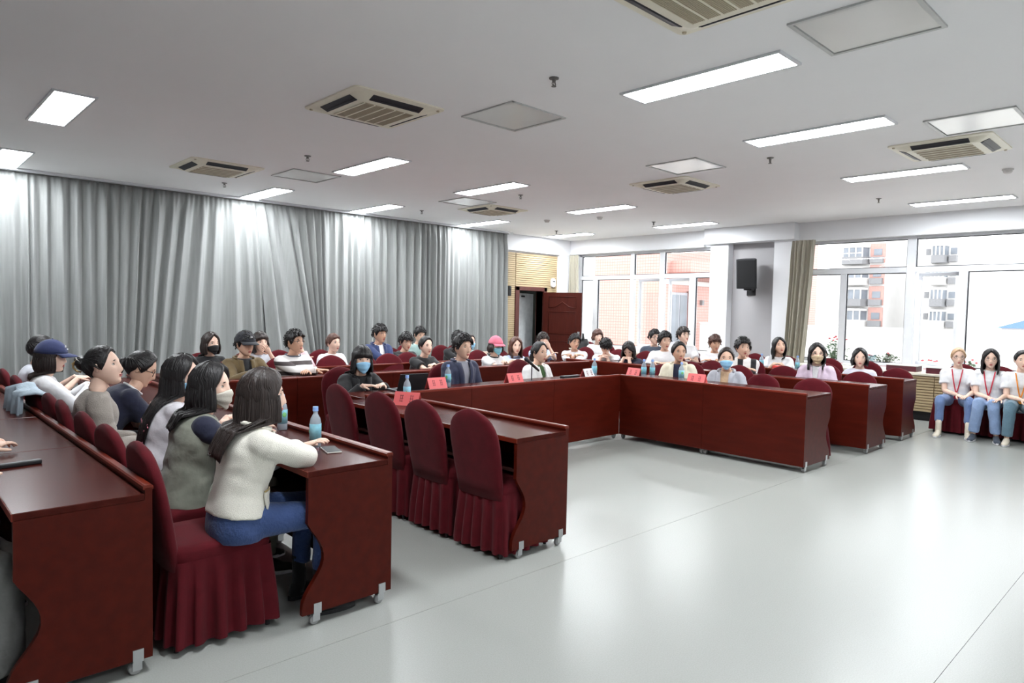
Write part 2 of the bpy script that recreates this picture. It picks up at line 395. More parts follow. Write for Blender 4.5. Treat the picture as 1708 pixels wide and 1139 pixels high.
for i, (x, y, l) in enumerate(CAS):
    o = proto if i == 0 else copy_tree(proto)
    o.location = (x, y, CEIL); o.rotation_euler = (0, 0, 0 if i % 2 else PI/2); tag(o, l, 'air conditioner', 'ceiling cassette units')
# glossy access hatches
m_hatch = pm('hatch_gloss', (226, 226, 224), .25, .02, 2, coat=.25)
HAT = [(4.02, 4.27, 'glossy square ceiling hatch right of the large cassette unit'), (4.11, 1.47, 'nearest ceiling hatch, top right, beside the biggest light strip'),
       (6.66, 4.24, 'shiny pinkish ceiling hatch in the middle right above a cassette'), (6.73, 1.50, 'shiny ceiling hatch at the right edge reflecting the window'),
       (4.05, 8.13, 'faint ceiling hatch near the curtain, left of a light strip'), (6.70, 8.11, 'faint far ceiling hatch beside the small cassette unit')]
b = MB(); b.box(-.29, .29, -.29, .29, -.006, .0); me_h = b.mesh('hatch_panel', m_hatch, bevel=.002)
b = MB()
for k in range(4):
    b.X = Matrix.Rotation(k*PI/2, 4, 'Z'); b.box(-.318, .318, .294, .318, -.012, .002)
me_hf = b.mesh('hatch_frame', pm('hatch_frame_grey', (190, 191, 190), .4))
for x, y, l in HAT:
    e = empty('ceiling_hatch', (x, y, CEIL)); tag(e, l, 'hatch', 'ceiling access hatches'); mk('hatch_panel', me_h, e); mk('hatch_frame', me_hf, e)
# sprinklers and detectors
m_spr = pm('sprinkler_metal', (120, 118, 116), .4, metal=.5)
SPR = [(3.55, 3.36, 'ceiling sprinkler nearest the top middle of the picture'), (3.53, 7.05, 'sprinkler between the left cassette and the hatch'), (3.54, 9.49, 'sprinkler below the left cassette by the curtain'),
       (6.79, 7.03, 'sprinkler right of the middle light strip'), (6.87, 3.36, 'sprinkler under the second long light strip at right'), (6.80, 9.44, 'sprinkler above the middle of the curtain'),
       (10.33, 7.21, 'far sprinkler left of the soffit light strip'), (10.29, 9.57, 'farthest sprinkler near the corner light strip'), (10.16, 3.38, 'sprinkler left of the farthest light strip at right')]
ps = empty('sprinkler')
b = MB(); b.lathe([(.0, 0), (.036, 0), (.034, -.008), (.014, -.012), (.012, -.03), (0, -.03)], 14); b.build('escutcheon', m_spr, ps, smooth=False)
b = MB(); b.tube([(.012, 0, -.028), (.018, 0, -.045), (0, 0, -.058)], .004, 6); b.tube([(-.012, 0, -.028), (-.018, 0, -.045), (0, 0, -.058)], .004, 6)
b.tube([(0, 0, -.028), (0, 0, -.058)], .003, 6); b.build('frame_arms', m_spr, ps)
b = MB(); b.lathe([(0, -.057), (.018, -.058), (.018, -.061), (0, -.061)], 12); b.build('deflector', m_spr, ps)
for i, (x, y, l) in enumerate(SPR):
    o = ps if i == 0 else copy_tree(ps)
    o.location = (x, y, CEIL); tag(o, l, 'sprinkler', 'ceiling sprinklers')
m_det = pm('detector_plastic', (206, 202, 200), .5)
DET = [(8.97, 8.58, 'small smoke detector above the curtain end'), (9.25, 7.58, 'flat smoke detector below the centre light strip'), (9.04, 1.71, 'white smoke detector at the right edge near the windows')]
pd = empty('smoke_detector')
b = MB(); b.lathe([(0, 0), (.055, 0), (.055, -.012), (.045, -.018), (0, -.018)], 18); b.build('base', m_det, pd)
b = MB(); b.lathe([(0, -.018), (.042, -.018), (.044, -.034), (.032, -.046), (0, -.048)], 18); b.build('sensor_dome', m_det, pd)
for i, (x, y, l) in enumerate(DET):
    o = pd if i == 0 else copy_tree(pd)
    o.location = (x, y, CEIL); tag(o, l, 'detector', 'smoke detectors')

# ------------------------------------------------------------------ curtains
def drape(name, x0, x1, y, z0, z1, mat, seed, depth=.13, fold=(.09, .22), lean=None, step=.012, nz=26, axis='x', gather=None):
    """hanging cloth: uneven pleats pinched at the heading, drifting sideways on the way down"""
    r = random.Random(seed); edges = [x0]
    while edges[-1] < x1: edges.append(edges[-1]+r.uniform(*fold))
    F = [(a, c, r.uniform(.45, 1.), r.uniform(.25, .75), r.uniform(-.05, .05), r.uniform(-.6, .6)) for a, c in zip(edges[:-1], edges[1:])]
    n = int((x1-x0)/step)+1; ks = []; k = 0
    for i in range(n):
        x = x0+i*step
        while k < len(F)-1 and x > F[k][1]: k += 1
        ks.append(k)
    q = MB()
    def P(u, v):
        i = min(n-1, int(round(u*(n-1)))); x = x0+i*step; a, c, amp, pk, dr, tw = F[ks[i]]
        s = (x-a)/(c-a)
        prof = (s/pk)**1.9 if s < pk else ((1-s)/(1-pk))**.7
        top = max(0., (v-.90)/.10)
        d = depth*amp*prof*(1-.72*top)*(.8+.35*(1-v)) + .012*math.sin(x*23+v*3+tw*5)*(1-v)
        d += .012*noise.noise(Vector((x*3, v*4, seed)))
        if v > .955: d += .010*math.sin(x*2*PI/.07)
        sh = (lean(x) if lean else 0)*(1-v)*(1.0) + .035*noise.noise(Vector((x*.9, v*1.3, seed+5)))*(1-v)
        xx = x+sh
        if gather: xx = gather(x, v)
        z = z0+(z1-z0)*v
        return (xx, y-d, z) if axis == 'x' else (y-d, xx, z)
    q.grid(P, n, nz)
    return q.build(name, mat, None, smooth=True, fix=False)
m_cur = pm('grey_curtain_cloth', (138, 140, 139), .85, .10, 30, bump=.15, bscale=300, stretch=(1, 1, .05), sheen=.3)
c1 = drape('long_curtain', -4.6, 4.50, 10.66, .04, CEIL-.03, m_cur, 3, lean=lambda x: -.30*math.exp(-((x-3.4)/.7)**2)+.25*math.exp(-((x-4.3)/.35)**2))
tag(c1, 'left half of the long grey pleated curtain, behind the capped woman', 'curtain', 'grey wall curtains')
c2 = drape('long_curtain', 4.46, 9.92, 10.64, .04, CEIL-.03, m_cur, 11, fold=(.09, .22), lean=lambda x: .55*math.exp(-((x-4.9)/.5)**2))
tag(c2, 'right half of the long grey pleated curtain, ending beside the slatted wall', 'curtain', 'grey wall curtains')
b = MB(); b.box(-4.6, 9.94, 10.50, 10.60, CEIL-.030, CEIL); struct(b.build('trim_4', m_lampframe, bevel=.004))
b = MB(); b.box(-4.6, 9.94, 10.62, 10.66, CEIL-.035, CEIL); struct(b.build('trim_5', m_spr))
m_cur2 = pm('khaki_curtain_cloth', (170, 165, 150), .8, .12, 25, bump=.1, bscale=200, stretch=(1, 1, .06))
c3 = drape('window_curtain', 4.94, 5.34, 11.89, .72, 2.86, m_cur2, 21, depth=.10, fold=(.06, .09), step=.006, nz=20, axis='y', gather=lambda x, v: 5.34-(5.34-x)*(1-.12*(1-v))+.07*(1-v)**1.5)
tag(c3, 'narrow khaki striped-looking curtain gathered beside the column', 'curtain', 'gathered window curtains')
c4 = drape('window_curtain', 10.40, 10.66, 11.95, .72, 2.84, m_cur2, 22, depth=.09, fold=(.05, .08), step=.006, nz=20, axis='y', gather=lambda x, v: 10.66-(10.66-x)*(1+.35*(1-v)))
tag(c4, 'small grey curtain gathered in the far window corner above the door', 'curtain', 'gathered window curtains')
# wall devices
m_wht = pm('device_white', (232, 234, 236), .4); 
e = tag(empty('wall_emergency_lamp', (11.49, YB-.032, 2.18)), 'white oval wall device above the open door', 'lamp')
b = MB(); b.loft([[(x*.8, 0, y*1.25) for x, y in rsq(.085, .06)], [(x*.8, -.03, y*1.25) for x, y in rsq(.085, .06)], [(x*.7, -.045, y*1.15) for x, y in rsq(.085, .06)]]); b.build('housing', m_wht, e)
b = MB(); b.box(-.035, .035, -.052, -.04, .02, .045); b.build('dark_window', m_black, e, bevel=.004)
e = tag(empty('wall_sensor', (10.10, YB-.035, 1.95)), 'small black wall gadget beside the curtain end', 'sensor')
b = MB(); b.box(-.04, .04, -.05, 0, -.11, .11); b.build('housing', m_black, e, bevel=.015); b = MB(); b.ell((0, -.055, .04), (.018, .01, .018)); b.build('lens', m_slot, e, smooth=True)

# loudspeaker in the niche on its bracket
m_spk = pm('speaker_black', (30, 31, 36), .55, .1, 60)
sp = tag(empty('wall_loudspeaker', (11.78, 6.10, 2.30), math.radians(192)), 'black loudspeaker tilted down on a bracket in the grey niche', 'loudspeaker')
T = Matrix.Rotation(math.radians(8), 4, 'Y')
b = MB(); b.X = T; b.prism([(-.16, -.09), (.12, -.185), (.14, -.17), (.14, .17), (.12, .185), (-.16, .09)], 'z', -.27, .27); b.build('cabinet', m_spk, sp, bevel=.008)
b = MB(); b.X = T; b.box(.14, .155, -.165, .165, -.25, .25); g = b.build('grille', pm('speaker_grille', (20, 21, 24), .7, bump=.3, bscale=400), sp, bevel=.006)
b = MB(); b.box(-.36, -.30, -.10, .10, -.40, -.20); b.tube([(-.33, 0, -.30), (-.12, 0, -.29), (-.10, 0, -.24)], .035, 10); b.box(-.20, .02, -.07, .07, -.31, -.26); b.build('bracket', m_black, sp, bevel=.005)
b = MB(); b.tube([(-.15, -.10, .1), (-.24, -.16, -.02), (-.27, -.16, -.18), (-.31, -.06, -.30)], .006, 6); b.build('cable', m_black, sp, smooth=True)
# ------------------------------------------------------------------ outside the windows
def tilemat(name, rgb, joint, sx, sy):
    m = bpy.data.materials.new(name); m.use_nodes = True; nt = m.node_tree; b = nt.nodes['Principled BSDF']
    tc = nt.nodes.new('ShaderNodeTexCoord'); sp = nt.nodes.new('ShaderNodeSeparateXYZ'); nt.links.new(tc.outputs['Object'], sp.inputs[0])
    ad = nt.nodes.new('ShaderNodeMath'); ad.operation = 'ADD'; nt.links.new(sp.outputs[0], ad.inputs[0]); nt.links.new(sp.outputs[1], ad.inputs[1])
    cb = nt.nodes.new('ShaderNodeCombineXYZ'); nt.links.new(ad.outputs[0], cb.inputs[0]); nt.links.new(sp.outputs[2], cb.inputs[1])
    br = nt.nodes.new('ShaderNodeTexBrick'); br.offset = 0; br.inputs['Scale'].default_value = 1
    br.inputs['Brick Width'].default_value = sx; br.inputs['Row Height'].default_value = sy; br.inputs['Mortar Size'].default_value = .008
    c = lin(rgb); br.inputs['Color1'].default_value = c+(1,); br.inputs['Color2'].default_value = tuple(v*.93 for v in c)+(1,); br.inputs['Mortar'].default_value = lin(joint)+(1,)
    nt.links.new(cb.outputs[0], br.inputs[0]); nt.links.new(br.outputs[0], b.inputs['Base Color']); b.inputs['Roughness'].default_value = .5
    return m
m_pink = tilemat('pink_facade_tile', (192, 150, 141), (162, 112, 103), .125, .115)
m_fac = pm('white_facade', (206, 204, 202), .8, .03, 1); m_fglass = pm('far_window_glass', (118, 124, 132), .35, .2, 1); m_fgrey = pm('facade_grey', (126, 126, 128), .7, .1)
m_fred = pm('facade_red_brick', (178, 140, 132), .8, .1)
b = MB(); b.box(12.32, 90, -70, 90, -12.1, -12.0); struct(b.build('ground_outside', pm('pale_paving', (190, 190, 186), .8)))
b = MB(); b.box(12.32, 24, -12, 30, -.25, -.2); struct(b.build('roof_terrace', pm('terrace_paving', (225, 223, 218), .8)))
b = MB(); b.box(24, 24.3, -12, 14.4, -12, 1.16); b.box(23.95, 24.35, -12, 14.4, 1.16, 1.22); o = b.build('parapet_wall', m_fac); tag(o, 'low white parapet wall of the roof terrace outside', 'wall')
pb = tag(empty('pink_tiled_building', (22, 14.8, 0)), 'pink tiled building wing outside the far window', 'building')
b = MB(); b.box(0, 14, 0, 3.4, -12, 9); b.build('wall', m_pink, pb)
b = MB(); b.box(.45, 9, -.9, 0, 3.10, 3.55); b.build('canopy_beam', m_pink, pb)
b = MB(); b.box(.3, 9, -.95, 0, 3.02, 3.10); b.build('soffit', pm('soffit_shade', (150, 92, 80), .7), pb)  # shade under the canopy put into a darker colour
b = MB(); b.box(.1, 9, -.06, 0, 2.66, 2.84); b.build('ledge', m_fac, pb)
dr = MB(); dr.box(.45, 1.6, -.05, .02, .3, 2.36); d_ = dr.build('window', pm('facade_window_frame', (160, 160, 168), .4), pb, bevel=.01)
for x in (.53, 1.06):
    g = MB(); g.box(x, x+.46, -.065, -.04, .45, 2.26); g.build('pane', m_fglass, d_)
g = MB(); g.box(1.6, 1.95, -.12, .02, .2, 2.42); g.build('pier', pm('facade_dark_pier', (140, 104, 98), .7), pb)  # pier in a darker pink than the wall tile
g = MB(); g.box(2.6, 2.75, -.12, 0, 1.9, 2.1); g.build('lamp', m_fgrey, pb)
def tower(loc, wy, floors, z0, fh, label, red):
    """apartment tower: slab edge, bay window and balcony on every floor"""
    T_ = tag(empty('apartment_tower', loc), label, 'building', 'apartment towers across the way')
    b = MB(); b.box(0, 9, 0, wy, -14, z0+floors*fh+.6); b.build('wall', m_fac, T_)
    for k in range(floors):
        z = z0+k*fh
        b = MB(); b.prism([(.0, wy*.30), (-.9, wy*.36), (-.9, wy*.70), (.0, wy*.76)], 'z', z+.7, z+fh-.45); w_ = b.build('bay_window', m_fglass, T_)
        for f in (.36, .475, .59, .70):
            b = MB(); b.box(-.95, -.86, wy*f-.05, wy*f+.05, z+.7, z+fh-.45); b.build('window_bar', m_fac, w_)
        b = MB(); b.prism([(.0, wy*.28), (-1.0, wy*.35), (-1.0, wy*.71), (.0, wy*.78)], 'z', z+fh-.45, z+fh-.25); b.build('slab_edge', m_fac, T_)
        b = MB(); b.prism([(.0, wy*.28), (-1.0, wy*.35), (-1.0, wy*.71), (.0, wy*.78)], 'z', z, z+.7); b.build('balcony_front', m_fgrey if k % 2 else m_fac, T_)
        if not red: b = MB(); b.box(-.05, .0, wy*.06, wy*.24, z+.8, z+fh-.6); b.build('window', m_fglass, T_)
        b = MB(); b.box(-.45, .0, wy*.04, wy*.26, z+.1, z+.65); b.build('air_unit', m_fgrey, T_)
        if red:
            b = MB(); b.box(-.12, .0, wy*.02, wy*.27, z+.1, z+fh-.1); p_ = b.build('brick_strip', m_fred, T_)
            b = MB(); b.box(-.16, -.1, wy*.07, wy*.21, z+.8, z+fh-.6); b.build('window', m_fglass, p_)
        else:
            b = MB(); b.box(-.05, .0, wy*.82, wy*.96, z+.8, z+fh-.6); b.build('window', m_fgrey, T_)
    return T_
tower((70, 22.35, 0), 5.2, 4, .6, 2.03, 'pale apartment tower with grey bay windows, left of the two', True)
tower((70, 16.45, 0), 2.7, 4, .7, 1.95, 'narrow white apartment tower with blue-grey windows, right of the two', False)
b = MB(); b.box(0, 6, -60, 40, -14, .60); o = b.build('far_white_block', m_fac); o.location = (60, 0, 0); tag(o, 'long white building top below the apartment towers', 'building')
o = tag(empty('blue_roof_shed', (50, 7.5, 0)), 'low shed with a blue hipped metal roof outside at far right', 'shed')
b = MB(); b.prism([(-4.0, 1.07), (2.2, 1.07), (-.1, 1.86), (-1.8, 1.86)], 'x', 0, 4); b.build('roof', pm('blue_metal_roof', (104, 136, 178), .5), o)
b = MB(); b.box(.2, 3.8, -3.7, 1.9, -12, 1.07); b.build('walls', m_fac, o)
# potted flowers on the outer sill
m_leafs = pm('geranium_leaf', (96, 122, 92), .6, .25, 40); m_pot = pm('red_clay_pot', (206, 112, 100), .6); m_flow = pm('pink_petals', (226, 110, 116), .6, .2, 50)
def plant(y, r, h, n, nf, label, seed, pot=True, x=12.62, z0=.60, leaf=m_leafs):
    R = random.Random(seed); e = tag(empty('potted_flowers', (x, y, z0)), label, 'plant', 'potted flowers on the outer sill')
    b = MB(); b.lathe([(0, 0), (r*.72, 0), (r*.95, .22), (r*1.02, .22), (r*1.02, .25), (r*.9, .25), (0, .24)], 18); b.build('pot', m_pot, e)
    b = MB()
    for i in range(n):
        a = R.uniform(0, 2*PI); q = R.uniform(0, r*1.5); z = .24+R.uniform(.0, h)*(1-.25*q/r); s = R.uniform(.016, .034)
        c = Vector((q*math.cos(a), q*math.sin(a), z)); X = Matrix.Rotation(R.uniform(0, 6.3), 3, 'Z') @ Matrix.Rotation(R.uniform(-1.1, 1.1), 3, 'X')
        b.add([c+X @ Vector(p) for p in ((-s, 0, 0), (-.3*s, -.7*s, .1*s), (s, 0, 0), (-.3*s, .7*s, .1*s))], [(0, 1, 2, 3)])
        if i % 6 == 0: b.tube([(c.x*.3, c.y*.3, .23), tuple(c)], .003, 4)
    b.build('foliage', leaf, e, fix=False)['kind'] = 'stuff'
    b = MB()
    for i in range(nf):
        a = R.uniform(0, 2*PI); q = R.uniform(0, r*1.3); c = (q*math.cos(a), q*math.sin(a), .24+h*R.uniform(.75, 1.15)); b.ell(c, (.022, .022, .016), 6, 4)
    b.build('blossoms', m_flow, e)['kind'] = 'stuff'
plant(4.82, .15, .40, 320, 9, 'large red pot of pink flowers beside the khaki curtain', 1, z0=.50)
plant(3.95, .13, .20, 240, 2, 'red pot of grey-green leaves right of the girl with the bob', 2, z0=.50, leaf=pm('grey_green_leaf', (120, 132, 112), .7, .2, 40))
plant(4.22, .12, .16, 160, 2, 'pot of pale bluish leaves behind the girl with the bob', 3, z0=.50, leaf=pm('bluish_leaf', (150, 176, 180), .7, .2, 40))
plant(3.30, .10, .10, 70, 9, 'low pot of small pink flowers by the opened casement', 4, z0=.50)
plant(2.75, .10, .14, 80, 5, 'pot of sparse leaves with one tall flower by the bench', 5, z0=.50)
b = MB(); b.box(12.33, 13.0, -3, 10.5, .44, .50); struct(b.build('outer_sill', m_fac))
# ------------------------------------------------------------------ desks
def woodmat(name, rgb, rough, coat):
    return pm(name, rgb, rough, .16, 3.2, stretch=(1, 6, 6), coat=coat, bump=.02, bscale=20, spec=.14)
m_top = woodmat('mahogany_top', (70, 27, 22), .24, .0); m_pan = woodmat('mahogany_panel', (74, 20, 11), .36, .0); m_edge = pm('mahogany_edge', (108, 36, 21), .34, .1, 6, spec=.3)
m_in = pm('desk_inside_dark', (60, 24, 20), .6); m_rub = pm('castor_grey', (150, 150, 150), .5)
def desk(L, D):
    """mahogany desk module on castors; length along local x, front panel at +y"""
    e = empty('conference_desk'); h = L/2-.002; f = D/2
    b = MB(); b.box(-h, h, -f, f-.028, .722, .75); b.build('tabletop', [m_top], e, bevel=.003)
    b = MB(); b.box(-h, h, -f-.002, -f+.006, .720, .749); b.build('edge_band', m_edge, e, bevel=.002)
    b = MB(); b.box(-h, h, f-.028, f, .062, .772); b.build('front_panel', m_pan, e)
    b = MB(); b.prism([(f-.034, .765), (f+.004, .765), (f+.004, .778), (f-.002, .784), (f-.028, .784), (f-.034, .778)], 'x', -h, h); b.build('lip_rail', m_edge, e)
    pr = [(f-.028, .062), (f-.028, .722), (-f+.004, .722), (-f+.004, .56), (-f+.002, .50)]
    for k in range(1, 15):     # knee recess, then the foot swelling out again
        t = k/14; z = .50-.438*t
        if t < .40: y = -f+.002+.085*math.sin(t/.40*PI/2)**1.2
        else: y = -f+.087-.11*(0.5-.5*math.cos(min(1, (t-.40)/.52)*PI))
        pr.append((y, z))
    for s in (-1, 1):
        b = MB(); b.prism(pr, 'x', s*h-(0 if s < 0 else .026), s*h+(.026 if s < 0 else 0)); b.build('end_panel', m_pan, e)
    b = MB(); b.box(-h+.026, h-.026, -f+.12, f-.028, .50, .518); b.build('shelf', m_in, e)
    b = MB(); b.box(-h+.026, h-.026, f-.045, f-.028, .10, .50); b.build('modesty_board', m_in, e)
    for sx in (-1, 1):
        for sy in (-1, 1):
            x = sx*(h-.02); y = sy*(f-.055)
            b = MB(); b.box(x+sx*.006-.004, x+sx*.024, y-.028, y+.028, .058, .118) if False else b.box(min(x+sx*.018, x+sx*.024), max(x+sx*.018, x+sx*.024), y-.020, y+.020, .064, .108)
            b.box(x-.024, x+.024, y-.020, y+.020, .056, .064); b.box(x-.016, x-.012, y-.02, y+.016, .018, .056); b.box(x+.012, x+.016, y-.02, y+.016, .018, .056)
            c = b.build('castor', m_chrome, e)
            b = MB(); b.X = Matrix.Translation((x, y-.008, .025)) @ Matrix.Rotation(PI/2, 4, 'Y'); b.lathe([(0, -.011), (.022, -.011), (.025, -.007), (.025, .007), (.022, .011), (0, .011)], 16); b.build('wheel', m_rub, c)
    return e
DESKS = []
PROTO = {}
def put_desk(L, D, x, y, rz, label, group):
    k = (L, D); o = copy_tree(PROTO[k]) if k in PROTO else desk(L, D)
    PROTO.setdefault(k, o)
    o.location = (x, y, 0); o.rotation_euler = (0, 0, rz); tag(o, label, 'desk', group); return o
def row_y(xf, dirx, y0, L, n, D, labels, group):
    """row along world y; xf is the front face, dirx the side the panel looks to"""
    for k in range(n):
        put_desk(L, D, xf-dirx*D/2, y0+L*(k+.5), -PI/2 if dirx > 0 else PI/2, labels[k], group)
def row_x(yf, x0, L, n, D, labels, group):
    for k in range(n): put_desk(L, D, x0+L*(k+.5), yf+D/2, PI, labels[k], group)
N = ['nearest', 'second', 'third', 'fourth', 'fifth', 'sixth']
def lab(n, what): return ['dark red desk module, %s from %s' % (N[k], what) for k in range(n)]
m_top.node_tree.nodes['Principled BSDF'].inputs['Specular IOR Level'].default_value = .05
row_y(.83, 1, 3.0, 1.22, 4, .47, ['dark red desk at the lower left corner with its end panel in view'] + ['dark red desk, %s module of the row at the left edge' % N[k] for k in (1, 2, 3)], 'desks of the outer left row')
row_y(1.95, 1, 2.93, 1.22, 4, .47, ['dark red desk with two water bottles beside the woman in the white jacket'] + ['dark red desk, %s module of the row the women at left sit at' % N[k] for k in (1, 2, 3)], 'desks of the middle left row')
row_y(3.305, 1, 2.92, 1.04, 2, .47, ['dark red desk with an end panel behind four empty red chairs', 'dark red desk module holding the slanted red name card'], 'desks of the inner left row')
row_x(4.99, 3.05, 1.17, 3, .48, ['dark red centre row desk in front of the woman with the laptop', 'dark red centre row desk in front of the man in the navy suit', 'dark red centre row desk in front of the woman in the white blazer'], 'desks of the front centre row')
row_y(6.56, -1, 2.75, 1.12, 2, .60, ['dark red desk with castors before two empty chairs at the right', 'dark red desk in front of the woman in the cream blazer'], 'desks of the inner right row')
row_x(6.64, 2.05, 1.18, 5, .48, ['dark red second row desk before the khaki jacket', 'dark red second row desk before the man in the striped shirt', 'dark red second row desk with red chair crowns, left of the woman in black', 'dark red second row desk under the forearms of the woman in black', 'dark red second row desk before the pink cap'], 'desks of the second centre row')
row_y(8.05, -1, 2.69, 1.13, 4, .60, ['dark red desk end at right, second of the three right-hand ends', 'dark red desk before the man in the black and white shirt', 'dark red desk before the man in the plain white T-shirt', 'dark red desk before the two bowed heads'], 'desks of the middle right row')
row_x(7.66, 2.2, 1.18, 5, .44, ['dark red third row desk before the woman in the black mask', 'dark red third row desk behind the striped shirt', 'dark red third row desk before the V-neck shirt', 'dark red third row desk before the denim jacket', 'dark red third row desk behind the man in the navy suit'], 'desks of the third centre row')
row_y(9.27, -1, 2.70, 1.13, 4, .52, ['dark red desk end at right, farthest of the three right-hand ends', 'dark red back row desk before the woman with red in her hands', 'dark red back row desk before the man with tousled hair', 'dark red back row desk behind the glasses and white shirts'], 'desks of the outer right row')

# ------------------------------------------------------------------ red skirted banquet chairs
m_red = pm('burgundy_cover', (84, 13, 23), .85, .12, 14, bump=.12, bscale=240, sheen=.04, spec=.2); m_leg = pm('chair_leg_dark', (40, 38, 40), .4, metal=.4)
def banquet_chair():
    e = empty('banquet_chair')
    # backrest: crowned pillow leaning back
    W_ = [(.36, .198), (.46, .205), (.58, .214), (.70, .218), (.76, .214), (.81, .196), (.85, .166), (.88, .124), (.902, .076), (.914, .034), (.917, .006)]
    rings = []
    for z, w_ in W_:
        cx = -.205-.105*((z-.36)/.56)**1.1; t = .030+.006*math.sin((z-.36)/.56*PI) if z < .88 else .030*math.sqrt(max(.02, (.92-z)/.04))
        rings.append([(cx+t*abs(math.cos(a))**.7*(1 if math.cos(a) > 0 else -1), w_*abs(math.sin(a))**.55*(1 if math.sin(a) > 0 else -1), z) for a in [2*PI*j/28 for j in range(28)]])
    b = MB(); b.loft(rings); b.build('backrest_cover', m_red, e, smooth=True)
    def sq(hx, hy, r, n, cx=0.):
        P = []; per = [(hx-r, hy-r, 0), (-hx+r, hy-r, PI/2), (-hx+r, -hy+r, PI), (hx-r, -hy+r, 1.5*PI)]
        pts = []
        for a, (c0, c1, t0) in enumerate(per):
            for k in range(5): pts.append((c0+r*math.cos(t0+PI/2*k/4), c1+r*math.sin(t0+PI/2*k/4)))
        d = [0]
        for i in range(len(pts)): d.append(d[-1]+math.dist(pts[i], pts[(i+1) % len(pts)]))
        for j in range(n):
            s = d[-1]*j/n; i = max(k for k in range(len(pts)) if d[k] <= s); t = (s-d[i])/max(1e-9, d[i+1]-d[i]); p, q = pts[i], pts[(i+1) % len(pts)]
            P.append((p[0]+(q[0]-p[0])*t+cx, p[1]+(q[1]-p[1])*t))
        return P
    b = MB(); rr = []
    for hx, hy, r, z in ((.215, .205, .05, .36), (.222, .212, .05, .40), (.224, .214, .05, .435), (.218, .208, .05, .455), (.19, .18, .05, .466), (.10, .09, .04, .470), (.01, .01, .005, .471)):
        rr.append([(x, y, z) for x, y in sq(hx, hy, r, 40)])
    b.loft(rr); b.build('seat_cover', m_red, e, smooth=True)
    b = MB(); rr = []; n = 168; NP = 21
    for i, z in enumerate((.40, .37, .30, .22, .13, .035)):
        t = (.40-z)/.365; ring = sq(.224+.020*t, .214+.020*t, .045, n); out = []
        for j, (x, y) in enumerate(ring):
            l = math.hypot(x, y); a = math.tanh(2.6*math.sin(2*PI*NP*j/n+.5*math.sin(j*.21)))*.020*min(1, t*1.6)
            a -= .004*math.sin(j*.37+2)*t
            out.append((x+x/l*a, y+y/l*a, z+.006*math.sin(j*.11)*t))
        rr.append(out)
    b.loft(rr, caps=False); b.build('skirt', m_red, e, smooth=True, fix=False)
    for sx in (-1, 1):
        for sy in (-1, 1):
            b = MB(); b.tube([(sx*.19, sy*.175, .36), (sx*.205, sy*.185, .0)], .011, 8); l = b.build('leg', m_leg, e)
    return e
CH0 = banquet_chair(); CHN = [0]
def chair(x, y, rz, label, group='red skirted banquet chairs'):
    o = CH0 if CHN[0] == 0 else copy_tree(CH0)
    CHN[0] += 1; o.location = (x, y, 0); o.rotation_euler = (0, 0, rz); tag(o, label, 'chair', group); return o
for k, (y, l) in enumerate([(3.19, 'empty burgundy skirted chair nearest the end panel of the inner desk'), (3.70, 'empty burgundy chair, second of the four at the inner left desk'), (4.22, 'empty burgundy chair, third of the four at the inner left desk'), (4.82, 'empty burgundy chair, farthest of the four at the inner left desk')]):
    chair(2.985, y, math.radians([2, -1, 1, -2][k]), l)
for (x, y, a, l) in [(7.33, 3.72, 178, 'empty burgundy chair crown beside the woman in the grey jacket'), (7.33, 3.12, 182, 'empty burgundy chair crown at the right end of the inner right desk'),
                     (8.84, 3.16, 181, 'empty burgundy chair crown at the end of the middle right desk'), (10.02, 3.10, 178, 'empty burgundy chair crown at the end of the outer right desk'),
                     (8.86, 4.14, 184, 'empty burgundy chair crown before the woman with red in her hands'), (8.86, 5.28, 176, 'empty burgundy chair crown between the cream and grey jackets'),
                     (4.66, 7.42, -88, 'empty burgundy chair crown behind the long-haired woman in black'), (5.02, 7.42, -95, 'tilted burgundy chair crown left of the woman in black'),
                     (4.20, 7.44, -92, 'empty burgundy chair crown right of the striped shirt'), (1.13, 5.84, 4, 'burgundy chair with a pale denim jacket over its back'),
                     (7.50, 5.25, 176, 'empty burgundy chair crown left of the woman in the cream blazer'), (1.13, 8.0, 0, 'burgundy chair at the far left edge')]:
    chair(x, y, math.radians(a), l)
for o in list(COL.objects):
    if o.name.startswith('banquet_chair') and o.location.x > 6.8: o.scale = (1, 1, .92)
# ------------------------------------------------------------------ people
SKIN = {'a': pm('skin_fair', (234, 198, 178), .5, .05, 18, spec=.35), 'b': pm('skin_warm', (224, 184, 160), .5, .05, 18, spec=.35), 'c': pm('skin_tan', (208, 164, 138), .5, .05, 18, spec=.35)}
m_lip = pm('lips', (186, 96, 92), .45); m_lash = pm('lashes_brows', (40, 30, 28), .7); m_eyew = pm('eye_white', (226, 222, 218), .3); m_iris = pm('iris_dark', (28, 20, 18), .2)
def hairmat(n, rgb): return pm(n, rgb, .42, .35, 70, bump=.5, bscale=130, stretch=(1, 1, .09), spec=.45, bdist=.006)
HAIR = {'black': hairmat('hair_black', (27, 24, 25)), 'dark': hairmat('hair_dark_brown', (44, 34, 31)), 'brown': hairmat('hair_brown', (82, 52, 42)), 'blonde': hairmat('hair_bleached', (196, 160, 126))}
def cloth(n, rgb, rough=.85, bump=.35, bs=14, sheen=.15): return pm('cloth_'+n, rgb, rough, .05, 20, bump=bump, bscale=bs, sheen=sheen, bdist=.02)
HA, HB, HC_ = .095, .077, .115
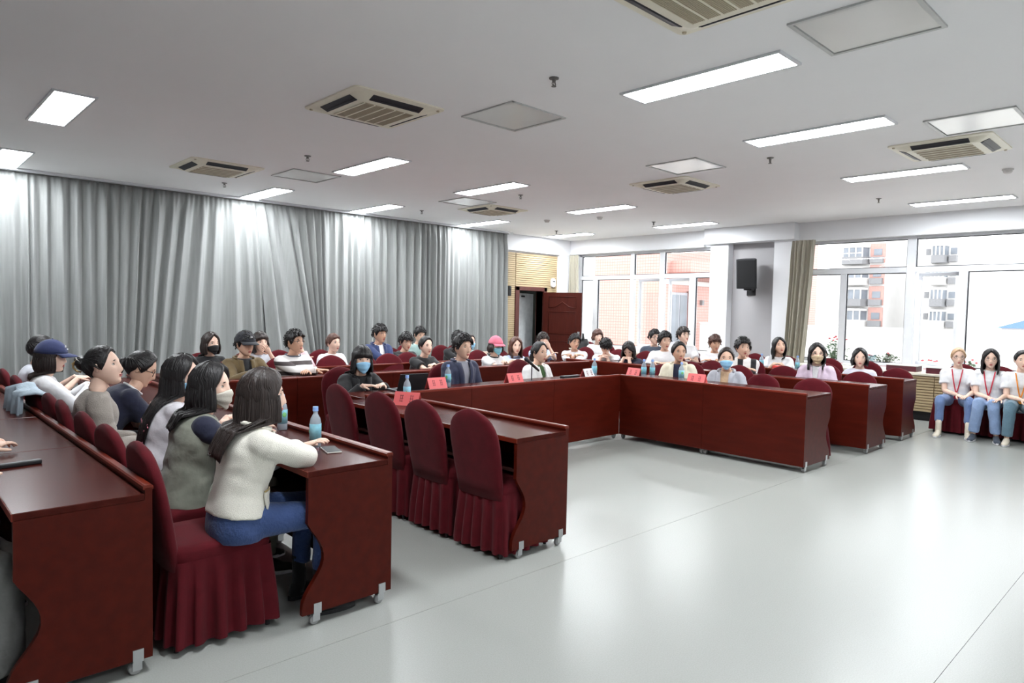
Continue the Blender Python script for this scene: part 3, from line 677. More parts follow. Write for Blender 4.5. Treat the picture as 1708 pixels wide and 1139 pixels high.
def hp(az, el, off=0., nose=1.):
    """point of the head surface in head space: x forward, y left, z up"""
    ce, se = math.cos(el), math.sin(el); ca, sa = math.cos(az), math.sin(az)
    x = ce*ca*(HA if ca > 0 else .102); y = ce*sa*HB; z = se*HC_
    if z < 0:
        t = -z/HC_; y *= 1-.30*t**1.7
        if x < 0: x *= 1-.42*t
        x += .050*t**2.2
    if x > .0:
        fx = x/.094
        x -= .004*max(0, fx-.75)*4*.25
        ay = abs(y)
        g = math.exp(-(y/.0125)**2)
        if -.050 < z < .030:
            rr = min(1, max(0, (.030-z)/.058)); nz = rr**1.15 if z > -.030 else max(0, 1-((-.030-z)/.016)**1.2)
            x += .022*g*nz*(fx > .4)*nose
            x += .006*nose*math.exp(-((ay-.012)/.007)**2-((z+.034)/.010)**2)*(fx > .4)
        x -= .009*math.exp(-((ay-.032)/.015)**2-((z-.010)/.012)**2)
        x += .003*math.exp(-((ay-.030)/.020)**2-((z-.034)/.010)**2)
        x += .005*math.exp(-(y/.020)**2-((z+.063)/.011)**2)
        x += .006*math.exp(-(y/.022)**2-((z+.098)/.016)**2)
        x -= .003*math.exp(-(y/.03)**2-((z+.080)/.008)**2)
        x += .004*math.exp(-((ay-.045)/.018)**2-((z+.022)/.018)**2)
    if off:
        d = Vector((ce*ca, ce*sa, se)); return Vector((x, y, z))+d*off
    return Vector((x, y, z))
def az_of(u): return PI*(.40*u+.60*u**3)        # denser at the face
NAZ, NEL = 46, 34
HG = []; 
for i in range(1, NEL):
    el = -PI/2+PI*i/NEL
    HG.append([hp(az_of(-1+2*j/NAZ), el) for j in range(NAZ)])
def face_x(y, z):
    best = None
    for r_ in HG:
        for p in r_:
            if p.x > 0:
                d = (p.y-y)**2+(p.z-z)**2
                if best is None or d < best[0]: best = (d, p.x)
    return best[1]
FX = {k: face_x(*k) for k in [(.032, .010), (.032, .033), (0., -.058), (0., -.068), (.02, .01), (.015, .006), (.0, .012), (.0, -.03), (.052, .012)]}
def head_mesh(b, brow=True):
    b.mat(0); b.loft(HG, caps=True)
    for s in (-1, 1):
        b.mat(0); R = Matrix.Rotation(s*.35, 3, 'Z')          # ear: rim and lobe
        b.ell((-.008, s*.077, .002), (.016, .007, .030), 8, 6, R); b.ell((-.010, s*.080, .012), (.020, .006, .018), 8, 5, R)
        ex = FX[(.032, .010)]
        b.mat(3); b.ell((ex-.004, s*.032, .010), (.0075, .0150, .0062), 10, 6)
        b.mat(4); b.ell((ex+.0005, s*.0318, .010), (.0042, .0062, .0058), 8, 6)
        b.mat(2); b.ell((ex+.0015, s*.0325, .0158), (.0035, .0165, .0020), 8, 4); 
        if brow: b.ell((FX[(.032, .033)], s*.033, .034), (.0035, .0175, .0036), 8, 4, Matrix.Rotation(-s*.12, 3, 'X'))
    b.mat(1); b.ell((FX[(0., -.058)]-.001, 0, -.0585), (.0052, .0210, .0042), 10, 5); b.ell((FX[(0., -.068)]-.001, 0, -.0670), (.0056, .0185, .0050), 10, 5)
    b.mat(0)
def hand(b, w, f, n, ts, curl=.35, spread=.06, s=1.):
    """palm, four unequal jointed fingers and a thumb leaving the side of the palm"""
    f = f.normalized(); n = (n-f*n.dot(f)).normalized(); sd = f.cross(n)*ts
    def ring(d, hw, ht, c=0.):
        o = w+f*d*s+n*c*s; return [o+sd*(math.cos(2*PI*k/10)*hw*s)+n*(math.sin(2*PI*k/10)*ht*s) for k in range(10)]
    b.loft([ring(-.015, .025, .019), ring(.012, .026, .019), ring(.040, .036, .017, .002), ring(.068, .040, .014, .002), ring(.088, .039, .011, .001), ring(.094, .034, .008)])
    for i, L in enumerate((.070, .079, .073, .057)):
        p = w+f*(.084*s)+sd*((.029-.0195*i)*s); ang = curl*(.7+.12*i); d0 = (f+sd*((1.5-i)*spread)).normalized(); path = [p]; a = ang*.5
        for sg in (.45, .30, .25):
            dv = d0*math.cos(a)+n*math.sin(a); p = p+dv*(L*sg*s); path.append(p); a += ang
        r = .0088*s if i < 3 else .0076*s
        b.tube(path, [r, r*.95, r*.84, r*.60], 7)
    p = w+f*(.018*s)+sd*(.026*s)+n*(.006*s); d1 = (f*.62+sd*.72+n*.30).normalized(); d2 = (f*.86+sd*.36+n*.34).normalized()
    b.tube([p, p+d1*(.034*s), p+d1*(.034*s)+d2*(.026*s), p+d1*(.034*s)+d2*(.046*s)], [.0125*s, .0105*s, .0095*s, .0066*s], 7)
def ik(Sh, T, l1, l2, pole):
    d = T-Sh; L = d.length
    if L > (l1+l2)*.985: T = Sh+d*((l1+l2)*.985/L); d = T-Sh; L = d.length
    if L < .08: L = .08
    a = (l1*l1-l2*l2+L*L)/(2*L); h = math.sqrt(max(1e-6, l1*l1-a*a)); u = d.normalized(); p = pole-u*pole.dot(u); p.normalize()
    return Sh+u*a+p*h, T
RINGS_F = [(-.105, .162, .100, .115), (-.05, .178, .115, .130), (.03, .166, .108, .115), (.12, .140, .096, .095), (.20, .140, .100, .096), (.28, .152, .122, .102), (.34, .156, .118, .104), (.395, .150, .090, .098), (.440, .108, .066, .078), (.475, .064, .052, .056)]
RINGS_M = [(-.105, .165, .105, .115), (-.05, .176, .115, .125), (.03, .170, .115, .115), (.12, .160, .112, .105), (.20, .164, .114, .108), (.28, .174, .118, .112), (.34, .180, .116, .114), (.395, .176, .094, .106), (.440, .124, .070, .084), (.475, .070, .055, .060)]
class Fig:
    """kinematics of a seated figure in its own frame: hip at the origin, x forward"""
    def __init__(f, lean, sex):
        f.sex = sex; f.R = RINGS_F if sex == 'f' else RINGS_M
        l = math.radians(lean); f.pts = [(-.12, Vector((-.012*math.sin(l)*0, 0, -.12))), (0, Vector((0, 0, 0)))]
        p = Vector((0, 0, 0)); t = 0
        for dt, a in ((.08, l*.45), (.08, l*.75), (.08, l*.95), (.08, l*1.1), (.08, l*1.2), (.08, l*1.3)):
            p = p+Vector((math.sin(a), 0, math.cos(a)))*dt; t += dt; f.pts.append((t, p.copy()))
        a = l*.55+math.radians(10); f.nd = Vector((math.sin(a), 0, math.cos(a))); f.pts.append((.60, p+f.nd*.12))
        f.head = p+f.nd*.040+Vector((.022, 0, .104))
        f.shw = .158 if sex == 'f' else .182
    def sp(f, t):
        P = f.pts
        for (a, p), (c, q) in zip(P[:-1], P[1:]):
            if t <= c: return p+(q-p)*((t-a)/(c-a))
        return P[-1][1].copy()
    def dr(f, t): return (f.sp(min(.6, t+.03))-f.sp(max(-.12, t-.03))).normalized()
    def whd(f, t):
        R = f.R
        if t <= R[0][0]: return R[0][1:]
        for a, c in zip(R[:-1], R[1:]):
            if t <= c[0]:
                k = (t-a[0])/(c[0]-a[0]); return tuple(a[i]+(c[i]-a[i])*k for i in (1, 2, 3))
        return R[-1][1:]
    def ring(f, t, puff=0., n=26, sq=.86):
        c = f.sp(t); u = f.dr(t); fx = Vector((u.z, 0, -u.x)); w_, df, db = f.whd(t); out = []
        for k in range(n):
            a = 2*PI*k/n; ca, sa = math.cos(a), math.sin(a)
            out.append(c+fx*((df if ca > 0 else db)+puff)*abs(ca)**sq*(1 if ca > 0 else -1)+Vector((0, 1, 0))*(w_+puff)*abs(sa)**sq*(1 if sa > 0 else -1))
        return out
    def t_of_z(f, z):
        lo, hi = -.12, .60
        for _ in range(24):
            m = (lo+hi)/2
            if f.sp(m).z < z: lo = m
            else: hi = m
        return (lo+hi)/2
    def xlim(f, y, z, off=0.):
        """front and back surface x at height z, or None where the torso does not reach"""
        t = f.t_of_z(z)
        if t > .485: return None
        w_, df, db = f.whd(t); w_ += off
        if t > .36: df = max(df, .085); db = max(db, .085)
        if t > .33: w_ = max(w_, f.shw+.04) if t < .41 else w_+.03
        if abs(y) >= w_: return None
        k = (1-(abs(y)/w_)**2.3)**.43; x = f.sp(t).x
        return x+(df+off)*k, x-(db+off)*k
REMESH = []     # (mb, name, mats, parent, voxel, smooth, amp, cut, seed)
def build_person(key, head, phi, body, sp, label):
    """head: world position of the head centre; phi: facing relative to the line of sight; body: heading of the hips"""
    sex = sp.get('sex', 'f'); P = Vector(head); v = Vector((P.x, P.y)).normalized(); c = -v; rgt = Vector((v.y, -v.x)); ph = math.radians(phi)
    fd = c*math.cos(ph)+rgt*math.sin(ph); fa = math.atan2(fd.y, fd.x); ba = math.radians(body)
    rel = (fa-ba+PI) % (2*PI)-PI; ba += rel*sp.get('twist', .3); rel = max(-1.25, min(1.25, (fa-ba+PI) % (2*PI)-PI))
    lean = sp.get('lean'); 
    if lean is None: lean = max(5, min(28, 8+(1.12-P.z)*110))
    F = Fig(lean, sex)
    seat = .555; s = (P.z-seat)/F.head.z; s = max(sp.get('smin', .96), min(1.04, s)); s = sp.get('s', s); hipz = P.z-s*F.head.z
    cs, sn = math.cos(ba), math.sin(ba); ox, oy = s*F.head.x, 0
    root = empty('person', (P.x-ox*cs, P.y-ox*sn, 0), ba); tag(root, label, 'person', sp.get('group'))
    BX = Matrix.Translation((0, 0, hipz)) @ Matrix.Scale(s, 4); BXi = BX.inverted()
    near = sp.get('near', 0); vox = (.017, .012, .009)[near]
    hs = sp.get('hs', 1.07 if sex == 'f' else 1.11)
    HM = Matrix.Translation(F.head) @ Matrix.Rotation(rel, 4, 'Z') @ Matrix.Rotation(math.radians(sp.get('pitch', 4)), 4, 'Y') @ Matrix.Rotation(math.radians(sp.get('roll', 0)), 4, 'X') @ Matrix.Scale(hs, 4)
    def L(x, y, z): return BXi @ Vector((x, y, z))            # real local metres -> body space
    # ---- limbs
    A = sp.get('arms', 'desk'); dz = .795; dx = sp.get('dx', .34)
    tg = {'desk': ((dx+.06, .10, dz), (dx+.06, -.10, dz)), 'fold': ((dx+.02, -.05, dz), (dx+.07, .06, dz+.01)), 'lap': ((.26, .07, hipz+.10), (.27, -.07, hipz+.10)),
          'cross': ((.21, -.12, hipz+.22), (.23, .13, hipz+.20)), 'phone': ((dx+.05, .045, dz+.03), (dx+.05, -.045, dz+.03)), 'chin': ((dx, .02, dz+.13), (dx+.08, -.02, dz)),
          'side': ((.08, .27, hipz-.02), (.08, -.27, hipz-.02)), 'knees': ((.36, .13, hipz+.09), (.28, .02, hipz+.09)), 'front': ((dx+.22, .07, dz), (dx+.20, -.05, dz))}[A] if isinstance(A, str) else A
    arms = []
    for k, sd in enumerate((1, -1)):
        Sh = F.sp(.392)+Vector((0, sd*F.shw, 0)); T = L(*tg[k]); E, T = ik(Sh, T, .285, .245, (Vector(sp['pole']) if 'pole' in sp and sd < 0 else Vector((-.25, sd*sp.get('elbow', .55), -.8)))); arms.append((Sh, E, T, sd))
    kx, kz = sp.get('knee', (.43, .50)); legs = []
    for sd in (1, -1):
        hip = Vector((.02, sd*.085, -.01)); kn = L(kx, sd*sp.get('kw', .12), kz); ft = sp.get('feet'); an = L(ft[0], sd*ft[1], .085) if ft else L(kx-.03, sd*.12, .085); legs.append((hip, kn, an, sd))
    # ---- body: trunk, neck, head, arms, hands, legs
    b = MB(); b.X = BX; b.loft([F.ring(t, -.018) for t in (-.10, -.03, .06, .15, .24, .33, .39, .43, .465)]+[F.ring(.475, -.004)]+
        [[F.sp(.485)+F.nd*q+Vector((g*math.cos(2*PI*k/26)*1.05, g*math.sin(2*PI*k/26), 0)) for k in range(26)] for q, g in ((.01, .054), (.035, .050), (.065, .050), (.085, .046))])
    for Sh, E, T, sd in arms:
        b.tube([Sh, Sh.lerp(E, .5), E.lerp(Sh, .08), E.lerp(T, .08), E.lerp(T, .35), E.lerp(T, .75), T, T+(T-E).normalized()*.01], [.040, .039, .035, .034, .036, .028, .023, .022], 12)
        pn = Vector((0, 0, -1)); 
        if A in ('cross', 'lap', 'knees'): pn = Vector((-.3, 0, -1))
        if A == 'chin' and sd > 0: pn = Vector((-.9, 0, .3))
        hd = (T-E).normalized(); hd = (hd+Vector((.1, -sd*.12, -.05 if hd.z > -.2 else .15))).normalized()
        if isinstance(A, str) and A in ('desk', 'fold', 'front', 'phone'): hd = Vector((hd.x, hd.y, max(-.10, min(.05, hd.z)))).normalized()
        hand(b, T, hd, pn, sd if pn.z < 0 else sd, sp.get('curl', .38), .05, .97 if sex == 'f' else 1.06)
    if sp.get('legs', 1):
        for hip, kn, an, sd in legs: b.tube([hip, hip.lerp(kn, .5), kn, kn.lerp(an, .3), kn.lerp(an, .75), an], [.066, .060, .046, .046, .034, .028], 10)
    b.X = BX @ HM; head_mesh(b)
    b.build('body', [SKIN[sp.get('skin', 'a')], m_lip, m_lash, m_eyew, m_iris], root, smooth=True, fix=False)
    # ---- upper garment
    top = sp.get('top', 'tee'); tm = sp['tm']; rng = random.Random(hash(key) % 999 if False else sum(map(ord, key)))
    loose = sp.get('loose', .016); puff = loose + (.012 if top in ('jacket', 'blazer', 'suit') else 0)
    def garment(tlist, puff, sleeve, sr=0., sleeve_end=1.0):
        q = MB(); q.X = BX; q.loft([F.ring(t, puff*(1.0 if t < .40 else (.65 if t < .46 else .35))) for t in tlist])
        for Sh, E, T, sd in arms:
            if not (sleeve == 'none' and top == 'vest'): q.ell(Sh+Vector((0, -sd*.012, .004)), (.058+puff*.7, .060+puff*.6, .058+puff*.6), 14, 10)
            q.ell(F.sp(.415)+Vector((0, sd*F.shw*.55, -.004)), (.060+puff*.4, .085, .050+puff*.4), 12, 8)
            if sleeve == 'none': continue
            if sleeve == 'short':
                e = Sh.lerp(E, sp.get('sl', .62)); q.tube([Sh, Sh.lerp(e, .4), e], [.056+puff*.6, .055+puff*.7, .054+puff*1.0+sr], 14)
            else:
                w_ = E.lerp(T, sleeve_end); q.tube([Sh, Sh.lerp(E, .5), E, E.lerp(w_, .4), w_], [.055+puff*.7, .050+puff*.8, .046+puff*.8, .043+puff*.7, .034+puff*.6+sr], 14)
        return q
    hem = sp.get('hem', -.09); TL = [hem]+[t for t in (-.05, 0, .06, .13, .20, .27, .33, .38, .415, .445) if t > hem+.02]+[sp.get('neck', .466)]
    hs_ = sp.get('flare', 0.)
    if top in ('tee', 'long', 'sweater'):
        q = garment(TL, puff, 'short' if top == 'tee' else 'long', sp.get('sr', .004), sp.get('send', .97)); REMESH.append((q, sp.get('tname', 'shirt'), tm, root, vox*s, 5+8*(near > 1), .0045+.003*(near > 1), None, rng.random()*50))
        if sp.get('collar'):
            g = MB(); g.X = BX; rg = F.ring(.468, .012, 22); g.tube(rg+[rg[0]], .008, 8); g.build('collar', sp['collar'], root, smooth=True)
    else:
        if top == 'vest':
            q = garment(TL, puff*.85, 'short', .020); REMESH.append((q, 'shirt', sp['im'], root, vox*s, 8, .006, None, 3.))
            q = garment(TL, puff+.012, 'none'); REMESH.append((q, 'vest', tm, root, vox*s, 5, .006, None, 9.))
        else:
            q = garment([t for t in TL if t < .46]+[.470], puff*.35, 'none'); REMESH.append((q, 'shirt', sp['im'], root, vox*s, 4, .003, None, 3.))
            close = sp.get('close', 0.); ow = sp.get('open', .05)
            def cut(p, F=F, close=close, ow=ow):
                if p.x < F.sp(F.t_of_z(p.z)).x+.02: return False
                t = F.t_of_z(p.z)
                if t < close-.01: return False
                k = min(1, max(0, (t-close)/(.44-close))); return abs(p.y) < (ow*(.25+.75*k) if close > -.05 else ow*(.85+.15*k))
            q = garment(TL, puff, 'long', .004, sp.get('send', .93)); REMESH.append((q, 'jacket', tm, root, vox*s*.9, 4+8*(near > 1), .005, (BXi, cut), 7.))
            # lapels following the opening
            lm = sp.get('lapel', tm)
            for sd in (1, -1):
                g = MB(); g.X = BX; rr = []
                t0 = max(close, .02) if top != 'jacket' else .33
                for k in range(9):
                    t = t0+(.462-t0)*k/8; kk = min(1, max(0, (t-close)/(.44-close))); y0 = ow*(.25+.75*kk if close > -.05 else .85+.15*kk)
                    wd = (.012+.050*math.sin(min(1, k/6.5)*PI*.62)) if top != 'jacket' else .045
                    cpt = F.sp(t); wl = F.whd(t); u = F.dr(t); fx = Vector((u.z, 0, -u.x)); row = []
                    for yy, o_ in ((y0-.004, .010), (y0+wd*.5, .016), (y0+wd, .006)):
                        W2 = wl[0]+puff+.02; dd = (wl[1]+puff)*(max(.05, 1-(yy/W2)**2))**.5
                        row.append(cpt+fx*(dd+o_)+Vector((0, sd*yy, 0)))
                    row += [p-fx*.006 for p in row[::-1]]; rr.append(row)
                g.loft(rr); g.build('lapel', lm, root, smooth=True)
            g = MB(); g.X = BX; rg = F.ring(.462, .020, 24); idx = list(range(4, 21)); pth = [rg[i]+F.nd*.010 for i in idx]; g.tube(pth, .014, 8); g.build('collar', lm, root, smooth=True)
    # ---- trousers / skirt and shoes
    if sp.get('legs', 1):
        q = MB(); q.X = BX; q.loft([F.ring(t, .010) for t in (-.105, -.06, 0, .05)]); r0, r1, r2_ = sp.get('trr', (.086, .064, .052))
        for hip, kn, an, sd in legs:
            en = kn.lerp(an, sp.get('trlen', .93)); q.tube([hip, hip.lerp(kn, .35), hip.lerp(kn, .75), kn, kn.lerp(en, .12), kn.lerp(en, .5), en], [r0+.008, r0, r1+.012, r1+.004, r1+.002, (r1+r2_)/2, r2_], 14)
        if sp.get('skirt'):
            hip, kn, an, sd = legs[0]; q.loft([[Vector((hip.x+(kn.x-hip.x)*k, (.17+.03*k)*math.cos(a), -.01+(kn.z)*k+ (.10)*math.sin(a)-.01)) for a in [2*PI*j/24 for j in range(24)]] for k in (0, .35, .7, 1.)])
            q.loft([[Vector((kn.x-.06+.15*math.cos(a), .19*math.sin(a)*(1+.2*k), kn.z+.04-k*(kn.z+.04-an.z-.02))) for a in [2*PI*j/24 for j in range(24)]] for k in (0, .3, .6, 1.)])
        REMESH.append((q, 'skirt' if sp.get('skirt') else 'trousers', sp.get('trm', MATS['cloth_navy_pants']), root, max(.014, vox)*s, 4, .004, None, 1.))
        for hip, kn, an, sd in legs:
            g = MB(); g.X = BX @ Matrix.Translation(an) @ Matrix.Rotation(sd*.15, 4, 'Z'); rr = []
            boot = sp.get('boot', 0.)
            if boot: g.lathe([(.036, -.05), (.038, 0), (.037, boot*.6), (.040, boot), (.030, boot)], 14)
            for x, hw, hh, zc in ((-.055, .020, .020, -.060), (-.045, .032, .045, -.045), (-.01, .034, .056, -.032), (.05, .036, .044, -.045), (.10, .041, .030, -.058), (.15, .038, .024, -.064), (.185, .022, .016, -.070), (.195, .006, .006, -.073)):
                rr.append([(x, hw*math.cos(a), max(-.088/s, zc+hh*math.sin(a))) for a in [2*PI*j/14 for j in range(14)]])
            g.loft(rr); sh = g.build('shoe', sp.get('shm', MATS['cloth_black']), root, smooth=True)
            g = MB(); g.X = BX @ Matrix.Translation(an) @ Matrix.Rotation(sd*.15, 4, 'Z'); g.loft([[(x*.0+xx, yy, zz) for xx, yy in [(.065+.135*math.cos(a), .043*math.sin(a)) for a in [2*PI*j/20 for j in range(20)]]] for zz in (-.088, -.068)]); g.build('sole', sp.get('som', MATS['cloth_white']), sh)
    # ---- hair
    hair(sp, F, BX, HM, root, key)
    HX = BX @ HM
    if sp.get('mask'): face_mask(sp['mask'], HX, root)
    if sp.get('glasses'): spectacles(HX, root, sp['glasses'])
    if sp.get('cap'): cap(sp['cap'], HX, root, sp.get('emblem'))
    if sp.get('lanyard'):
        g = MB(); g.X = BX
        for sd in (1, -1):
            pth = []
            for k in range(9):
                t = .455-.34*k/8; y = sd*(.062*(1-k/8)**.8+.004); xl = F.xlim(y, F.sp(t).z, puff+.012); 
                pth.append(Vector((xl[0]+.006 if xl else F.sp(t).x+.06, y, F.sp(t).z)))
            for a_, b_ in zip(pth[:-1], pth[1:]):
                dv = Vector((0, .0075, 0)); g.add([a_-dv, a_+dv, b_+dv, b_-dv, a_-dv-Vector((.003, 0, 0)), a_+dv-Vector((.003, 0, 0)), b_+dv-Vector((.003, 0, 0)), b_-dv-Vector((.003, 0, 0))], [(0, 1, 2, 3), (7, 6, 5, 4), (0, 4, 5, 1), (1, 5, 6, 2), (2, 6, 7, 3), (3, 7, 4, 0)])
        ln = g.build('lanyard', sp['lanyard'], root)
        t = .085; xl = F.xlim(0, F.sp(t).z, puff+.02); g = MB(); g.X = BX @ Matrix.Translation((xl[0]+.012, 0, F.sp(t).z-.01)); g.box(-.003, .003, -.028, .028, -.05, .03); g.build('badge', sp['lanyard'], ln)
    return root, F, BX, HM, arms
def hair(sp, F, BX, HM, root, key):
    st = sp.get('hair', 'short'); hm = HAIR[sp.get('hc', 'black')]; R = random.Random(sum(map(ord, key))*7); sd_ = R.random()*40
    def pl(tab, a):
        a = abs(math.degrees(a))
        for (x0, y0), (x1, y1) in zip(tab[:-1], tab[1:]):
            if a <= x1: return y0+(y1-y0)*(a-x0)/(x1-x0)
        return tab[-1][1]
    b = MB(); HX = BX @ HM; b.X = HX
    bang = sp.get('bang', 0)
    if st in ('short', 'spiky'):
        HL = [(0, 36-bang), (35, 33-bang), (52, 20), (66, -2), (78, -14), (88, 4), (108, -8), (128, -30), (180, -42)]; tt, ts = sp.get('vol', (.030, .016)); nz = .012 if st == 'spiky' else .009
    elif st in ('tied', 'bun', 'pony'):
        HL = [(0, 51-bang), (22, 48-bang), (40, 38-bang*.7), (54, 22), (66, 4), (73, -4), (79, -10), (88, 6), (108, -10), (140, -32), (180, -40)]; tt, ts, nz = .020, .014, .003
    else:
        HL = ([(0, 56), (8, 53), (22, 42), (40, 24), (54, 6), (64, -16), (180, -30)] if bang == 0 else [(0, 42-bang), (25, 38-bang), (45, 22-bang*.5), (58, 4), (66, -18), (180, -30)]); tt, ts, nz = .028, .022, .005
    nA, nE = 56, 12; part = sp.get('part', 0.); rings = []
    for i in range(nE+1):
        k = i/nE; ring = []
        for j in range(nA):
            az = -PI+2*PI*j/nA; e0 = math.radians(pl(HL, az)); el = PI/2-.05-(PI/2-.05-e0)*k
            th = ts+(tt-ts)*max(0, math.sin(el)); th *= (1 if k < .86 else max(.12, (1-k)/.14)) if st not in ('long', 'bob') or abs(az) < 1.05 else 1
            th += nz*noise.noise(Vector((math.cos(az)*6, math.sin(az)*6+sd_, el*3)))+.5*nz*noise.noise(Vector((math.cos(az)*17, math.sin(az)*17+sd_, el*9)))
            if st in ('long', 'bob', 'tied', 'bun', 'pony'): th -= .006*math.exp(-((math.sin(az)*math.cos(el)*HB-part*.03)/.006)**2)*(math.cos(az) > -.2)*(st in ('long', 'bob'))
            if st == 'spiky': th += .004*max(0, math.sin(az*9+el*7))*max(0, math.sin(el))
            ring.append(hp(az, el, max(.002, th)))
        rings.append(ring)
    b.loft(rings, caps=False); tp = hp(0, PI/2, tt+.001); n0 = len(b.v); b.v.append(tuple(HX @ tp)); o = n0-nA*(nE+1)
    for j in range(nA): b.f.append((n0, o+j, o+(j+1) % nA)); b.m.append(0)
    if st in ('long', 'bob'):
        Ln = sp.get('hl', .34 if st == 'long' else .15)/1.; a0 = math.radians(sp.get('ha', 60)); n, m = 40, 16; b.X = BX; front = sp.get('drape', 'back')
        cc = HM @ Vector((0, 0, 0)); rings = []
        for i in range(m+1):
            t = i/m; o_, n_ = [], []
            for j in range(n):
                az = a0+(2*PI-2*a0)*j/(n-1); p0 = HM @ hp(az, math.radians(6), .016); rad = Vector((p0.x-cc.x, p0.y-cc.y, 0)); edge = min(j, n-1-j)/(n/2)
                jag = 1+.10*noise.noise(Vector((j*.35, sd_, 0)))-(.10 if front == 'back' and edge < .25 else 0)
                z = p0.z-Ln*t*jag; sh = 1+.13*math.sin(PI*min(1, t*1.25))-.06*max(0, t-.3)*(st == 'long')+(.16*t if st == 'bob' else 0)
                if st == 'bob': sh -= .30*max(0, t-.72)
                rn = .007*noise.noise(Vector((j*.55, t*1.6, sd_)))+.003*noise.noise(Vector((j*1.7, t*2, sd_+9)))
                q = Vector((cc.x, cc.y, z))+rad*sh+rad.normalized()*rn
                wave = sp.get('wave', 0.); q += rad.normalized()*wave*math.sin(t*9+j*.4)*t
                xl = F.xlim(q.y, q.z, .030+.030*(sp.get('top') in ('jacket', 'blazer', 'vest', 'suit')))
                inn = .020*(1-.55*t)
                if xl:
                    mid = F.sp(F.t_of_z(q.z)).x; isf = (front == 'front' and edge < .38)
                    if isf: q.x = max(q.x, xl[0]+.012+inn*.4)
                    elif q.x > xl[1]-.010: q.x = xl[1]-.014-abs(rn)
                o_.append(q); c2 = q-rad.normalized()*inn if not xl else q+Vector((-inn*.5 if (front == 'front' and edge < .38) else inn*.5, 0, 0)); n_.append(c2)
            rings.append(o_+n_[::-1])
        b.loft(rings)
        for q_ in range(70):            # loose locks lying over the fall of hair
            j = R.uniform(0, n-1.01); az = a0+(2*PI-2*a0)*j/(n-1); pth = [HM @ hp(az*(.96+.0*k), math.radians(e_), .024) for k, e_ in enumerate((74, 58, 40, 22))] if 70 < math.degrees(az) < 290 else []
            m2 = m-R.randrange(0, 3); dj = R.choice((-1, 0, 0, 1)); rr_ = R.uniform(.0025, .0055); pth += [rings[i][int(j)].lerp(rings[i][int(j)+1], j-int(j)) for i in range(0, m2+1, 2)]
            if len(pth) > 3: b.tube(pth, [rr_*(.3 if i == 0 else 1.) if i < len(pth)-2 else rr_*(.7 if i == len(pth)-2 else .15) for i in range(len(pth))], 6)
    if st in ('short', 'spiky'):        # tufts break the outline
        b.X = HX
        for q_ in range(150 if sp.get('near') else 90):
            az = R.uniform(-PI, PI); e0 = pl(HL, az); el = math.radians(R.uniform(e0+4, 84)); front = math.cos(az) > .35 and R.random() < .6
            if q_ % 4 == 0: az = R.uniform(-.9, .9); el = math.radians(pl(HL, az)+R.uniform(2, 14)); front = True
            p = hp(az, el, .010+.012*max(0, math.sin(el))); nrm = Vector((math.cos(el)*math.cos(az), math.cos(el)*math.sin(az), math.sin(el))); cmb = Vector((.5, R.uniform(-.5, .5), -.7 if front else (-.9 if el < .7 else -.1)))
            cmb = (cmb-nrm*cmb.dot(nrm)).normalized(); L_ = R.uniform(.018, .032); up_ = .30 if (st == 'spiky' and el > .6) else .16
            b.tube([p, p+cmb*L_*.5+nrm*(.010+up_*.02), p+cmb*L_+nrm*(.006+up_*.03)], [.0075, .0065, .001], 5)
    if st in ('tied', 'bun', 'pony'):
        b.X = HX
        for q_ in range(40):
            az = R.uniform(-2.4, 2.4); e0 = pl(HL, az)+2; pth = []
            for k in range(5):
                f_ = k/4; a2 = az+(math.copysign(PI, az)-az)*f_*.75; pth.append(hp(a2, math.radians(e0+(18-e0)*f_+14*math.sin(f_*PI)), .012+.004*math.sin(f_*PI)))
            b.tube(pth, [.003, .006, .006, .005, .002], 5)
    if st == 'bun':
        p = Vector((-.112, 0, .035)); b.ell(p, (.042, .050, .044), 14, 10); b.ell(p+Vector((-.012, .01, .02)), (.034, .040, .030), 12, 8); b.tube([p+Vector((.03, .03, -.03)), p+Vector((-.02, .045, 0)), p+Vector((-.035, 0, .03)), p+Vector((-.01, -.045, .01)), p+Vector((.03, -.02, -.03))], .016, 8)
    if st == 'pony':
        L_ = sp.get('hl', .28); b.X = BX; p = HM @ Vector((-.108, 0, sp.get('pz', -.02))); pth = []; rad = []
        for k in range(9):
            t = k/8; q = p+Vector((-.035*math.sin(min(1, t*2.5)*PI*.5)-.01*t, sp.get('py', 0.)*t, -L_*t)); xl = F.xlim(q.y, q.z, .03)
            if xl and q.x > xl[1]-.03: q.x = xl[1]-.03
            pth.append(q); rad.append([.016, .028, .032, .031, .029, .026, .022, .015, .005][k])
        b.tube(pth, rad, 12)
    ho = b.build('hair', hm, root, smooth=True, fix=False)
    if st == 'bun':
        g = MB(); g.X = HX; 
        for sx in (-1, 1): g.tube([(-.128, sx*.030, .062), (-.150, sx*.036, .046), (-.157, sx*.034, .020), (-.140, sx*.030, -.006), (-.120, sx*.022, -.014)], .006, 6)
        g.tube([(-.156, -.034, .042), (-.160, 0, .036), (-.156, .034, .042)], .007, 6); g.build('claw_clip', pm('gold_clip', (190, 160, 110), .3, metal=.6), ho, smooth=True)
    return ho
